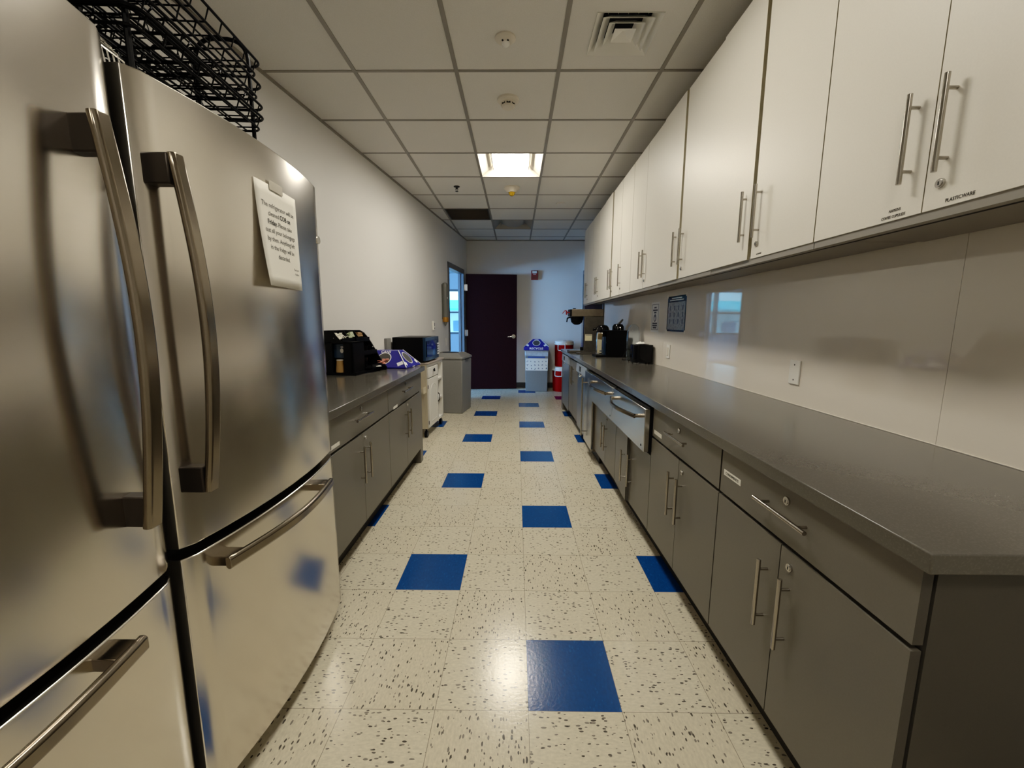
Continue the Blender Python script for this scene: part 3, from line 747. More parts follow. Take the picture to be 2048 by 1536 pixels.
# ------------------------------------------------------------------ refrigerators
def fridge_front(y, w):
    t = max(0,min(1,y/w)); return .042*(1-(2*t-1)**2)
def bowed(w, z0, z1, y0=0, y1=None, xb=-.055):
    y1 = w if y1 is None else y1; n = 28; pts = []
    r = .012
    for i in range(n+1):
        y = y0+(y1-y0)*i/n; x = fridge_front(y, w)
        dd = min(y-y0, y1-y)
        if dd < r: x -= r-math.sqrt(max(0,r*r-(r-dd)**2))
        pts.append((x,y))
    poly = [(xb,y0)]+pts+[(xb,y1)]
    q = MB().prism(poly, z0, z1); q.m[2] = q.m[-2] = 1; return q  # side faces coloured dark, painting in the shade of the gap between fridges
def fridge(label, yb, w, hy, far_dir, dhy, zt, zg):
    t = thing('refrigerator', label, 'refrigerator', (-.752,yb,0), 0, 'stainless steel refrigerators on the left')
    xb = LWX(yb)+.752+.03
    MB().box((-.062,.004,.03),(max(xb,-.70),w-.004,zt-.012)).build('body', M['base_dk'], t, bevel=.004)
    MB().box((-.05,.01,.012),(-.10,w-.01,.10)).build('kick_grille', M['gap'], t)
    MB().box((-.062,.01,.10),(-.050,w-.01,zt-.012)).build('gasket', M['gap'], t)
    for y in (.06, w-.06):
        MB().cyl((-.075,y,0),(-.075,y,.03),.018,14).build('foot', M['black'], t)
    dr = bowed(w, zg+.013, zt).build('door', [M['steel'],M['base_dk']], t, bevel=.003)
    fz = bowed(w, .072, zg-.013).build('freezer_drawer', [M['steel'],M['base_dk']], t, bevel=.003)
    # vertical bowed handle
    xs = fridge_front(hy, w)
    P = []
    for i in range(25):
        a = i/24; P.append((xs+.045+.032*math.sin(PI*a), hy+(-far_dir)*.006, .868+a*.722))
    h = MB().sweep(P, (0,1,0), .034, .018)
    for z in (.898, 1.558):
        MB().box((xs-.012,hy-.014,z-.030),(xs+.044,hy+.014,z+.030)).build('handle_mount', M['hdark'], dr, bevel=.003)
    ho = h.build('handle', M['hsteel'], dr, bevel=.002)
    # horizontal freezer handle
    P = []; y0, y1 = dhy
    for i in range(25):
        a = i/24; y = y0+a*(y1-y0)
        base = fridge_front(y0,w)*(1-a)+fridge_front(y1,w)*a
        P.append((base+.046+.034*math.sin(PI*a), y, .672))
    h = MB().sweep(P, (0,0,1), .032, .018)
    for y in (y0+.03,y1-.03):
        x = fridge_front(y,w); h.box((x-.012,y-.024,.672-.012),(x+.050,y+.024,.672+.012))
    h.build('handle', M['hsteel'], fz, bevel=.002)
    return t, dr
F1, F1d = fridge('nearer stainless refrigerator at the left edge of view', .065, .773, .672, 1, (.06,.607), 1.772, .708)
F2, F2d = fridge('farther stainless refrigerator carrying a taped paper notice', .868, .773, .028, -1, (.054,.571), 1.744, .724)
bg = MB().cyl((.004,.739,1.553),(.0075+.004,.739,1.553),.014,20); bg.build('badge', M['chrome'], F2d)
# taped notice on the farther refrigerator
t = thing('paper_notice', 'white printed notice taped on the farther refrigerator door', 'sign', (-.7065,1.178,1.352))
pw, ph = .220, .286
nv = MB(); nx, nz = 10, 10; vs = []; fs = []
def notice_x(u, v):   # u along y 0..1, v up 0..1 ; paper lifts at its lower near corner
    y = 1.178+u*pw; surf = -.752+fridge_front(y-.868,.773)
    return surf+.0022+.021*max(0,1-u*1.15)*(1-v)**1.5+.004*(1-v)**2
for j in range(nz+1):
    for i in range(nx+1):
        u, v = i/nx, j/nz; vs.append((notice_x(u,v)+.7065, u*pw, v*ph))
for j in range(nz):
    for i in range(nx): fs.append((j*(nx+1)+i, j*(nx+1)+i+1, (j+1)*(nx+1)+i+1, (j+1)*(nx+1)+i))
nv.add(vs, fs); sheet = nv.build('sheet', M['paper'], t)
so = sheet.modifiers.new('solid','SOLIDIFY'); so.thickness = .0006; so.offset = 1
def lay_text(body, size, yc, zc, bold=0, align='CENTER'):
    o = text('lettering', body, size, M['ink'], t, (0,0,0), (0,0,0), align=align, bold=bold, ext=0)
    for v in o.data.vertices:
        y = yc+v.co.x; z = zc+v.co.y
        v.co = (notice_x(y/pw, z/ph)+.7065+.0012, y, z)
    return o
sz = .0185; zc = ph-.058
def tw(body):
    o = text('measure', body, sz, M['ink'], None, (0,0,0), (0,0,0), align='LEFT', ext=0)
    w_ = max(v.co.x for v in o.data.vertices); me_ = o.data; bpy.data.objects.remove(o); bpy.data.meshes.remove(me_); return w_
def two(a, b, zc, order=0):
    # a regular run followed by a bold run (or the reverse), centred together
    wa, wb = tw(a), tw(b); gap = sz*.28; tot = wa+wb+gap
    lay_text(a, sz, pw/2-tot/2, zc, align='LEFT', bold=.0005 if order else 0); lay_text(b, sz, pw/2-tot/2+wa+gap, zc, align='LEFT', bold=0 if order else .0005)
lay_text('The refrigerator will be', sz, pw/2, zc)
two('cleaned', 'COB on', zc-.0235)
two('Friday.', 'Please take', zc-.047, 1)
for i, s_ in enumerate(('out all your belongings','by then. Anything left','in the fridge will be','discarded.')): lay_text(s_, sz, pw/2, zc-.0705-.0235*i)
lay_text('Thank you!', .0085, pw-.032, .062); lay_text('Facilities', .0085, pw-.030, .048)
tp = MB()
for a, b in ((.30,.62),):
    for k in range(6):
        p_, q_ = a+(b-a)*k/6, a+(b-a)*(k+1)/6; X = lambda u, o: notice_x(u,1)+.7065+o
        tp.quad((X(p_,.0030),p_*pw,ph-.013),(X(q_,.0030),q_*pw,ph-.013),(X(q_,.0026),q_*pw,ph+.013),(X(p_,.0026),p_*pw,ph+.013))
tp.build('tape', M['sleeve'], t)

# ------------------------------------------------------------------ wire racks on the farther refrigerator
def rrect(x0, x1, y0, y1, z, r, n=5):
    P = []
    for cx_, cy_, a0 in ((x1-r,y1-r,0),(x0+r,y1-r,PI/2),(x0+r,y0+r,PI),(x1-r,y0+r,1.5*PI)):
        for k in range(n+1): a = a0+PI/2*k/n; P.append((cx_+r*math.cos(a),cy_+r*math.sin(a),z))
    return P
def wire_rack(label, loc, rz, L, D, H, tiers, seed):
    rnd = random.Random(seed)
    t = thing('wire_rack', label, 'rack', loc, rz, 'black wire display racks piled on the refrigerator')
    for y in (0, L):
        P = []; r = .06
        for x, z in ((0,0),(0,H-r)): P.append((x,y,z))
        for k in range(1,6): a = PI-PI/2*k/5; P.append((-r-r*math.cos(a)*1.0-0,y,H-r+r*math.sin(a)))
        P.append((-D+r,y,H))
        for k in range(1,6): a = PI/2*k/5; P.append((-D+r-r*math.sin(a),y,H-r+r*math.cos(a)))
        P.append((-D,y,0))
        MB().tube(P, .0065, 8).build('side_frame', M['wire'], t)
    for z in tiers:
        b = MB(); lip = .035
        b.tube(rrect(-D-.01,.035,-.02,L+.02,z,.035), .0042, 6, closed=True)
        b.tube(rrect(-D,.022,-.012,L+.012,z-lip,.03), .0036, 6, closed=True)
        n = 9
        for k in range(n):
            y = -.012+(L+.024)*(k+.5)/n
            b.tube([(-D-.008,y,z),(-D,y,z-lip),(.02,y,z-lip),(.033,y,z)], .0023, 5)
        for k in range(3):
            x = -D+(D)*(k+.5)/3; b.tube([(x,-.012,z-lip),(x,L+.012,z-lip)], .0028, 5)
        b.build('wire_tray', M['wire'], t)
    for k in range(4):
        hk = MB(); y = L*(k+.5)/4; z = tiers[0]+.03
        hk.tube([(.0,y,z),(.012,y,z+.012),(.012,y+.01,z+.03),(0,y+.012,z+.038),(-.012,y+.008,z+.028)], .0022, 5)
        hk.build('hook', M['wire'], t)
    return t
ZF = 1.734
wire_rack('front black wire display rack on the refrigerator, standing upright', (-.868,1.02,ZF), .06, .50, .17, .44, (.20,.235,.30,.37), 1)
wire_rack('second black wire display rack, nested behind the front one', (-1.128,1.185,ZF), .0, .40, .16, .47, (.16,.22,.31,.40), 2)
wire_rack('rear black wire display rack, tallest, nearest the wall', (-1.352,1.40,ZF), -.03, .20, .15, .54, (.22,.33,.46), 3)
# bright thin wires: a chrome shelf lying across both refrigerators
t = thing('chrome_wire_shelf', 'thin chrome wire shelf lying across both refrigerator tops', 'shelf', (-.80,.36,ZF+.001))
b = MB()
for k in range(5): b.tube([(-.04-.012*k,0,.120+.014*k),(-.05-.012*k,.62,.070+.014*k),(-.055-.012*k,.645,.0)], .0022, 6)
for k in range(8): b.tube([(-.04,.02+.08*k,.120-.0065*k),(-.09,.02+.08*k,.176-.0065*k)], .0018, 6)
b.build('wires', M['chrome'], t)
t = thing('black_tray', 'shallow black plastic tray lying on the wire shelf', 'tray', (-1.06,.755,ZF+.185))
b = MB().box((-.15,-.24,0),(.10,.22,.006))
for a, c in (((-.15,-.24,0),(-.143,.22,.06)),((.093,-.24,0),(.10,.22,.06)),((-.15,-.24,0),(.10,-.233,.06)),((-.15,.213,0),(.10,.22,.06))): b.box(a,c)
b.build('tray', M['black'], t, bevel=.002)
for x in (-.13,.08):
    for y in (-.2,.18): MB().cyl((x,y,-.184 if y > 0 else -.155),(x,y,0),.006,8).build('leg', M['black'], t)

# ------------------------------------------------------------------ things on the left counter
CZL = .858
t = thing('coffee_organizer', 'black tiered coffee condiment organizer on the left counter', 'organizer', (-1.19,3.005,CZL), LA)
# local: +x into the room (front), +y along wall away from camera
DP, LN = .285, .41; H = .325; tw = .18
MB().box((-DP,0,0),(.02,LN,.02)).build('base', M['black'], t)
side = [(-DP,0),(0.075,0),(.075,.03),(.045,.06),(0.015,.11),(-.015,.165),(-.05,.225),(-.08,.27),(-.11,.305),(-.145,H),(-DP,H)]
MB().prism(side, LN-.012, LN, 'y').build('side_panel', M['black'], t)
MB().prism([(-DP,0),(-DP+.012,0),(-DP+.012,H),(-DP,H)], 0, LN, 'y').build('back_panel', M['black'], t)
tower = MB(); tower.box((-.07,.0,.02),(.0,.015,.245)); tower.box((-.21,.0,.02),(-.16,.015,.245)); tower.box((-DP,.0,.02),(-DP+.02,.015,.245))
tower.box((-.015,0,.02),(0,tw,.245)); tower.box((-DP,tw-.01,.02),(0,tw,.245)); tower.box((-DP,0,.235),(0,tw,.245))
tower.build('tower', M['black'], t)
sh = MB()
for z, x0, x1 in ((.235,-DP,-.06),(.135,-DP,-.0),(.03,-DP,.06)):
    sh.box((x0,tw,z),(x1,LN-.012,z+.008)); sh.box((x1-.008,tw,z),(x1,LN-.012,z+.035))
sh.box((-.07-.008,0,.245),(-.07,tw,.27))
for y in (.0,.15,.30): sh.prism([(-DP,.245),(-.08,.245),(-.12,.29),(-.14,H-.005),(-DP,H-.005)], y, y+.004, 'y')
for y in (.27,.36): sh.box((-DP,y,.145),(-.02,y+.004,.20))
sh.build('shelf', M['black'], t)
def loose(name, label, mtl, x, y, z, n, grp, sx=.05, seed=1):
    rnd = random.Random(seed); m = MB()
    c, s = math.cos(LA), math.sin(LA)
    for k in range(n):
        w, h = .028, .045; a = rnd.random()*6.28; tl = rnd.uniform(.2,1.1)
        Mx = Matrix.Translation((rnd.uniform(-sx,sx)*.6,rnd.uniform(-sx,sx),.012+rnd.random()*.022)) @ Matrix.Rotation(a,4,'Z') @ Matrix.Rotation(tl,4,'X')
        q = MB().box((-w/2,-h/2,-.0015),(w/2,h/2,.0015)); q.xf(Mx); m.add(q.v, q.f)
    o = m.build(name, mtl, None); tag(o, label, 'packets', None, 'stuff')
    o.location = (-1.19+c*x-s*y, 3.005+s*x+c*y, CZL+z); o.rotation_euler = (0,0,LA)
loose('sugar_packets', 'white sugar packets in the top bin of the black organizer', M['whitep'], -.15, .075, .262, 16, 0, .055, 1)
loose('sugar_packets', 'green sweetener packets in the top bin of the black organizer', M['greenp'], -.15, .225, .262, 12, 0, .055, 2)
loose('sugar_packets', 'brown sugar packets in the top bin of the black organizer', M['brownp'], -.15, .375, .262, 10, 0, .05, 3)
loose('sweetener_packets', 'pink sweetener packets on the middle shelf of black organizer', M['pink'], -.07, .235, .150, 6, 0, .03, 4)
loose('sweetener_packets', 'pink packets spilling on the bottom shelf of black organizer', M['pink'], .05, .38, .045, 9, 0, .05, 5)
loose('sugar_packets', 'few white packets on the middle shelf of black organizer', M['whitep'], -.06, .40, .150, 3, 0, .02, 6)
c_, s_ = math.cos(LA), math.sin(LA)
def ORG(x, y, z): return (-1.19+c_*x-s_*y, 3.005+s_*x+c_*y, CZL+z)
# a stack of pale lids, a dark sleeve pack and a kraft cup in the near slots
t = thing('lid_stack', 'tall pale stack of cup lids in the organizer slot', 'lids', ORG(-.245,.035,.021), LA)
b = MB()
for k in range(16): b.lathe([(.022,.0125*k),(.026,.0125*k+.002),(.026,.0125*k+.010),(.022,.0125*k+.0122)], (.012,-.006,0), 16)
b.build('lid', M['sleeve'], t)
t = thing('cup', 'brown paper cup standing upside down in the black organizer', 'cup', ORG(-.115,.03,.021), LA)
MB().lathe([(.034,0),(.034,.004),(.026,.088),(.0265,.092),(.02,.092)], n=24).build('body', M['kraft'], t)
MB().lathe([(.027,.086),(.0275,.093),(.024,.094)], n=24).build('rim', M['offwhite'], t)
t = thing('coffee_sleeve_pack', 'dark packet with white emblem in the black organizer', 'packet', ORG(-.12,.02,.125), LA)
MB().box((-.045,.012,0),(.045,.03,.105)).build('pack', M['mwfront'], t, bevel=.003)
MB().disc((.02,.0115,.055),(0,-1,0),.013,16,.018,(0,0,1)).build('emblem', M['paper'], t)
MB().box((.012,.0115,.078),(.036,.0118,.086)).build('print', M['posterw'], t)
t = thing('cup', 'small dark plastic cup on the bottom shelf of black organizer', 'cup', ORG(-.03,.225,.041), LA)
MB().lathe([(.024,0),(.03,.07),(.031,.073),(.026,.073)], n=20).build('body', M['gloss_black'], t)
tag(MB().lathe([(.028,0),(.03,.003),(.026,.006)], n=20).build('lid', M['paper'], loc=ORG(.06,.27,.041)), 'single white cup lid lying on the organizer lower shelf', 'lid')

# blue recycling lids: one spare on the left counter, one on the bin
def pyramid_lid(label, loc, rz, wx, wy, tx, ty, h, band, txt_front, side_txt):
    t = thing('recycling_cover', label, 'bin cover', loc, rz, 'blue recycling lids')
    b = MB(); 
    a = [(-wx/2,-wy/2),(wx/2,-wy/2),(wx/2,wy/2),(-wx/2,wy/2)]; q = [(-tx/2,-ty/2),(tx/2,-ty/2),(tx/2,ty/2),(-tx/2,ty/2)]
    v = [(*p,0) for p in a]+[(*p,band) for p in a]+[(*p,band+h) for p in q]
    b.add(v, [(0,3,2,1),(8,9,10,11)]+[(k,(k+1)%4,4+(k+1)%4,4+k) for k in range(4)]+[(4+k,4+(k+1)%4,8+(k+1)%4,8+k) for k in range(4)])
    b.build('shell', M['blue_lid'], t, bevel=.002)
    # sloping faces: local frame per face
    for k, face in enumerate(('front','right')):
        A, B, C, D = (Vector(v[i]) for i in ((4,5,9,8) if k == 0 else (5,6,10,9)))
        ux = (B-A).normalized(); mid = (A+B)/2; tp_ = (C+D)/2; vy = (tp_-mid).normalized(); n = ux.cross(vy)
        Hh = (tp_-mid).length; cen = mid+vy*Hh*.50+n*.0015
        R = Matrix((ux,vy,n)).transposed()
        r = min(.085, Hh*.36)
        MB().disc(cen+n*.0005, n, r, 32).build('rim_print', M['lidw'], t)
        MB().disc(cen+n*.0012, n, r*.88, 32).build('opening', M['hole'], t)
        Wb = (B-A).length
        for sgn in (-1,1):
            for (fx, fy, w, hh, rot) in ((.355,.24,.05*Wb/.43,.038,.5),):
                cc = mid+ux*sgn*Wb*fx+vy*Hh*fy*.9+n*.0012
                e1 = (ux*math.cos(rot*sgn)+vy*math.sin(rot*sgn)); e2 = n.cross(e1)
                pr = MB(); pr.quad(cc-e1*w/2-e2*hh/2, cc+e1*w/2-e2*hh/2, cc+e1*w/2+e2*hh/2, cc-e1*w/2+e2*hh/2); pr.build('symbol_print', M['lidw'], t)
        ed = MB(); 
        for P_, Q_ in ((A,D),(B,C)): ed.tube([P_+n*.001,Q_+n*.001], .004, 6)
        ed.build('edge_print', M['lidw'], t)
        for body, size, fy in ((txt_front if k == 0 else side_txt),):
            if body:
                o = text('lettering', body, size, M['lidw'], t, (0,0,0), (0,0,0), bold=.001)
                o.matrix_local = Matrix.Translation(mid+vy*Hh*fy+n*.002) @ R.to_4x4()
        if band:
            o = text('lettering', 'RECYCLE', band*.80, M['lidw'], t, (0,0,0), (0,0,0), bold=.0012, xs=1)
            o.matrix_local = Matrix.Translation((A+B)/2+Vector((0,0,-band*.5))+n.cross(ux).cross(ux)*0+Vector((n.x,n.y,0)).normalized()*.0012) @ Matrix((ux,(0,0,1),ux.cross(Vector((0,0,1))))).transposed().to_4x4() @ Matrix.Diagonal((1.28,1,1,1))
    return t
pyramid_lid('spare blue lid marked CANS lying on the left counter end', (-1.118,3.645,CZL+.001), LA, .44, .34, .21, .10, .132, 0.012, ('CANS',.034,.90), ('',.02,.9))
# recycling bin by the end wall
t = thing('recycling_bin', 'grey recycling bin with picture sheet standing by the end wall', 'bin', (.372,7.43,0), -.07)
bw = .208
MB().hexa([(-bw+.012,0,0),(bw-.012,0,0),(bw-.012,.36,0),(-bw+.012,.36,0),(-bw,-.004,.72),(bw,-.004,.72),(bw,.37,.72),(-bw,.37,.72)]).build('body', M['bin'], t, bevel=.008)
bgm = MB(); 
P = rrect(-bw-.006,bw+.006,-.01,.376,0,.02)
for k in range(len(P)): pass
n = len(P); vs = []
for j, z in enumerate((.655,.68,.71,.745)):
    for i, p in enumerate(P):
        o = .004*math.sin(i*2.1+j*1.7)
        vs.append((p[0]*(1+o*2),p[1]+o,z+(.01*math.sin(i*1.3) if j == 0 else 0)))
fs = [(j*n+i,j*n+(i+1)%n,(j+1)*n+(i+1)%n,(j+1)*n+i) for j in range(3) for i in range(n)]
bgm.add(vs, fs); bgm.build('bin_bag', M['bag'], t)
sh = MB().box((-.20,-.0085,.385),(.20,-.0065,.605)).build('picture_sheet', M['paper'], t)
ic = MB(); rnd = random.Random(3)
for r_ in range(3):
    for k in range(6):
        x = -.165+k*.066+rnd.uniform(-.006,.006); z = .42+r_*.066+rnd.uniform(-.006,.006); w, h = rnd.uniform(.012,.02), rnd.uniform(.010,.018)
        for q in range(3):
            dx, dz = rnd.uniform(-w,w)*.6, rnd.uniform(-h,h)*.6
            ic.disc((x+dx,-.0088,z+dz),(0,-1,0),w*.45,8,h*.4,(0,0,1))
ic.build('picture', M['icon'], sh)
MB().box((-.16,-.0095,.612),(.15,-.0072,.642)).build('title_strip', M['bluep'], t)
pyramid_lid('blue pyramid lid lettered RECYCLE on the bin by the end wall', (.375,7.60,.752), -.07, .445, .40, .145, .12, .135, .058, ('CANS',.026,.90), ('',.02,.9))
# red drink coolers
def cooler(label, loc, r, h, hang):
    t = thing('drink_cooler', label, 'cooler', loc, 0, 'stacked red drink coolers')
    MB().lathe([(r*.90,0),(r*.93,.012),(r*.985,h*.80),(r*.985,h*.84)], n=40).build('body', M['red'], t)
    MB().lathe([(r*1.0,h*.835),(r*1.04,h*.85),(r*1.04,h*.885),(r*1.0,h*.90)], n=40).build('rim', M['white'], t)
    MB().lathe([(r*.99,h*.90),(r*.99,h*.965),(r*.93,h*.985),(r*.80,h),(r*.3,h)], n=40).build('lid', M['dw_panel'] if False else M['white'], t)
    b = MB(); a = hang
    def pt(d, z, o=.012): return ((r*.985+o)*math.cos(a+d),(r*.985+o)*math.sin(a+d),z)
    dd = .36
    b.tube([pt(-dd,h*.87,.004),pt(-dd,h*.78),pt(-dd,h*.66),pt(-dd*.9,h*.635),pt(0,h*.63,.022),pt(dd*.9,h*.635),pt(dd,h*.66),pt(dd,h*.78),pt(dd,h*.87,.004)], .007, 8)
    b.build('handle', M['white'], t)
    return t
cooler('lower red drink cooler on the floor near the end wall', (.845,7.56,0), .178, .452, -2.05)
cooler('upper red drink cooler stacked on the lower one', (.875,7.575,.4535), .172, .468, -1.95)

# ------------------------------------------------------------------ cart, microwave, trash can
CA = -.0765
t = thing('utility_cart', 'white rolling kitchen cart with drawer, door and open shelves', 'cart', (-.947,4.36,0), CA)
CL, CD = .665, .36
def cpt(x, y): return x, y
c = MB()
dv = .40
c.box((-CD,0,.10),(0,.018,.80)); c.box((-CD,CL-.035,.10),(-CD+.05,CL,.80)); c.box((-.05,CL-.035,.10),(0,CL,.80)); c.box((-CD,dv-.012,.10),(-.004,dv,.80))
c.box((-CD,0,.10),(0,CL,.125)); c.box((-CD,0,.77),(0,CL,.80))
c.box((-CD,.0,.10),(-CD+.012,dv,.80))
for z in (.345,.575): c.box((-CD,dv,z),(0,CL,z+.022))
c.build('frame', M['cartw'], t, bevel=.002)
MB().box((-CD-.002,-.004,.10),(.001,-.0005,.80)).build('side_panel', M['cartwood'], t)
rk = MB(); rk.box((-.30,-.10,.50),(-.02,-.005,.515)); rk.box((-.30,-.10,.50),(-.02,-.09,.56)); rk.box((-.02,-.10,.50),(-.01,-.005,.565)); rk.box((-.31,-.10,.50),(-.30,-.005,.565))
rk.build('side_rack', M['cartwood'], t)
MB().box((-CD-.02,-.02,.801),(.02,CL+.02,.822)).build('top', M['carttop'], t, bevel=.006)
dr = MB().box((.0,.006,.655),(.016,dv-.01,.765)).build('drawer', M['cartw'], t, bevel=.003)
kb = MB().tube([(.016,dv*.48,.725),(.03,dv*.48,.725)],.006,8); kb.prism([(dv*.48-.018,.71),(dv*.48+.018,.71),(dv*.48+.006,.745),(dv*.48-.006,.745)], .026, .036, 'x'); kb.build('knob', M['black'], dr)
dd = MB().box((0,.006,.12),(.016,dv-.01,.645)).build('door', M['cartw'], t, bevel=.003)
ar = MB(); P = []
for k in range(13): a = PI*k/12; P.append((.0165,dv*.48-.115*math.cos(a),.50+.075*math.sin(a)))
P = [(.0165,dv*.48-.115,.17)]+P+[(.0165,dv*.48+.115,.17)]
ar.tube(P, .004, 6, closed=True); ar.build('arched_moulding', M['cartw'], dd)
MB().tube([(.016,dv-.03,.44),(.034,dv-.025,.42),(.036,dv-.025,.385),(.034,dv-.025,.36),(.016,dv-.03,.335)], .005, 8).build('handle', M['black'], dd)
for z in (.17,.56): MB().cyl((.012,.004,z-.02),(.012,.004,z+.02),.004,8).build('hinge', M['key'], dd)
for x in (-.03,-CD+.03):
    for y in (.03,CL-.03):
        b = MB(); b.cyl((x-.014,y,.035),(x+.014,y,.035),.035,20); b.cyl((x,y,.055),(x,y,.10),.01,8); b.build('caster', M['black'], t)
# microwave
t = thing('microwave', 'black microwave oven standing on the white rolling cart', 'microwave', (-.940,4.325,.8235), CA)
MB().box((-.36,0,.012),(-.035,.525,.265)).build('body', M['black'], t, bevel=.004)
fm = MB(); n = 8; pts = [(-.034,.003)]+[(-.034+.03+.012*math.sin(PI*(.15+.7*k/n))-.005,.003+.519*k/n) for k in range(n+1)]+[(-.034,.522)]
fd = fm.prism(pts, .016, .262).build('front', M['mwfront'], t, bevel=.003)
MB().prism([(.0055,.02),(.0085,.15),(.0092,.30),(.0085,.38),(.004,.38),(.004,.02)], .055, .225).build('window', M['mwglass'], fd)
b = MB()
for r_ in range(5):
    for k in range(3): b.box((.006,.425+k*.027,.06+r_*.028),(.0085,.445+k*.027,.078+r_*.028))
b.build('buttons', M['posterw'], fd)
for x in (-.05,-.31):
    for y in (.05,.47): MB().cyl((x,y,0),(x,y,.013),.014,12).build('foot', M['black'], t)
# grey hooded trash can
t = thing('trash_can', 'tall grey hooded trash can beside the white cart', 'trash can', (-.724,5.545,0), -.163)
w = .47; 
b = MB(); i0 = .012
b.hexa([(-w+i0,i0,0),(-i0,i0,0),(-i0,w-i0,0),(-w+i0,w-i0,0),(-w,0,.745),(0,0,.745),(0,w,.745),(-w,w,.745)]); b.build('body', M['bin'], t, bevel=.012)
lid = MB(); q = .075
lid.add([(-w-.006,-.006,.746),(.006,-.006,.746),(.006,w+.006,.746),(-w-.006,w+.006,.746),(-w-.006,-.006,.775),(.006,-.006,.775),(.006,w+.006,.775),(-w-.006,w+.006,.775),(-w+q,q,.826),(-q,q,.826),(-q,w-q,.826),(-w+q,w-q,.826)],
  [(0,3,2,1)]+[(k,(k+1)%4,4+(k+1)%4,4+k) for k in range(4)]+[(4+k,4+(k+1)%4,8+(k+1)%4,8+k) for k in range(4)]+[(8,9,10,11)])
lo = lid.build('hood', M['bin'], t, bevel=.006)
MB().disc((-w/2,w/2,.8275),(0,0,1),.115,32).build('opening', M['slot'], lo)
MB().tube([(.004,w*.25,.742),(.012,w*.25,.742),(.012,w*.6,.742),(.004,w*.6,.742)], .006, 8).build('grip', M['key'], t)

# ------------------------------------------------------------------ fixtures on the left wall and end wall
def lw_thing(name, label, cat, y, z): 
    p = WL(y, z, .001); return thing(name, label, cat, p, LA)
t = lw_thing('cup_dispenser', 'long grey tube cup dispenser with brass end by the doorway', 'dispenser', 6.30, 1.24)
MB().lathe([(.02,.06),(.040,.075),(.040,.55),(.036,.575),(.02,.585)], (.048,0,0), 24).build('tube', M['gtube'], t)
MB().lathe([(.038,.005),(.045,.012),(.045,.07),(.040,.078)], (.048,0,0), 24).build('collar', M['orange'], t)
MB().lathe([(.006,-.05),(.028,.0),(.03,.006)], (.048,0,0), 16).build('cone_cup', M['gtube'], t)
MB().box((0,-.02,.05),(.012,.02,.56)).build('bracket', M['gtube'], t)
MB().disc((.089,-.02,.36),(1,-.3,0),.012,16).build('sticker', M['paper'], t)
t = lw_thing('thermostat', 'small white wall thermostat above the cart', 'thermostat', 5.84, 1.135)
MB().box((0,-.04,0),(.024,.04,.125)).build('body', M['white'], t, bevel=.004)
MB().box((.0242,-.012,.055),(.0246,.012,.10)).build('display', M['key'], t)
MB().box((.0242,-.016,.018),(.0246,.016,.034)).build('button', M['key'], t)
t = lw_thing('light_switch', 'white light switch plate beside the open doorway', 'switch', 6.47, .885)
MB().box((0,-.037,0),(.006,.037,.117)).build('plate', M['white'], t, bevel=.002)
MB().box((.006,-.016,.027),(.010,.016,.09)).build('rocker', M['white'], t, bevel=.002)
t = lw_thing('wall_plate', 'grey blank plate on the wall behind the microwave', 'plate', 4.30, .86)
MB().box((0,-.05,0),(.03,.05,.22)).build('box', M['bin'], t, bevel=.003)
t = thing('fire_alarm', 'red fire alarm strobe on the end wall', 'alarm', (.336,YB-.001,2.02), 0)
MB().box((-.062,-.05,0),(.062,0,.168)).build('body', M['alarm'], t, bevel=.005)
MB().prism([(-.05,.118),(-.072,.128),(-.072,.150),(-.05,.16)], -.042, .042, 'x').build('strobe_lens', M['white'], t)
text('lettering', 'FIRE', .028, M['lidw'], t, (0,-.0508,.098), (PI/2,0,0))
b = MB()
for k in range(5): b.box((-.04,-.0515,.02+k*.012),(.04,-.0495,.025+k*.012))
b.build('grille', M['key'], t)

# ------------------------------------------------------------------ things on the right counter
CZR = .865
# coffee brewer facing the aisle (-x)
t = thing('coffee_brewer', 'tall steel coffee brewer at the far end of right counter', 'coffee maker', (.86,5.36,CZR), TR)
MB().box((-.185,-.10,.0),(.24,.12,.028)).build('base', M['brewer_dk'], t, bevel=.004)
MB().box((.0,-.10,.028),(.235,.12,.455)).build('column', M['brewer_dk'], t, bevel=.004)
MB().box((-.006,-.085,.03),(-.0005,.105,.452)).build('splash_panel', M['steel2'], t)
hd = MB().box((-.165,-.10,.456),(.235,.12,.548)).build('head', M['brewer'], t, bevel=.006)
MB().box((-.185,-.095,.46),(-.1655,.115,.545)).build('front_panel', M['black'], hd)
MB().cyl((-.12,0,.549),(-.12,0,.56),.02,16).build('cap', M['black'], hd)
MB().lathe([(.022,.352),(.045,.362),(.070,.385),(.085,.4555)], (-.085,.01,0), 28).build('brew_basket', M['black'], t)
bk = MB().tube([(-.165,.01,.45),(-.205,.01,.435),(-.212,.01,.385)],[.011,.010,.007],10); bk.build('basket_handle', M['black'], t)
tp = MB().tube([(-.186,-.05,.505),(-.235,-.05,.505)], .007, 10).cyl((-.225,-.05,.478),(-.225,-.05,.528),.010,12)
tp.tube([(-.225,-.05,.528),(-.245,-.05,.530),(-.278,-.05,.492)],[.006,.007,.005],8); tp.build('faucet', M['alarm'], t)
MB().tube([(-.012,-.092,.03),(-.012,-.092,.455)], .006, 8).build('sight_tube', M['mwglass'], t)
MB().box((-.045,-.099,.03),(-.01,-.06,.075)).build('switch', M['black'], t)
MB().box((.008,-.1035,.155),(.095,-.1005,.235)).build('instruction_card', M['label_cream'], t)
MB().box((.014,-.1042,.222),(.09,-.1036,.229)).build('card_print', M['icon'], t)
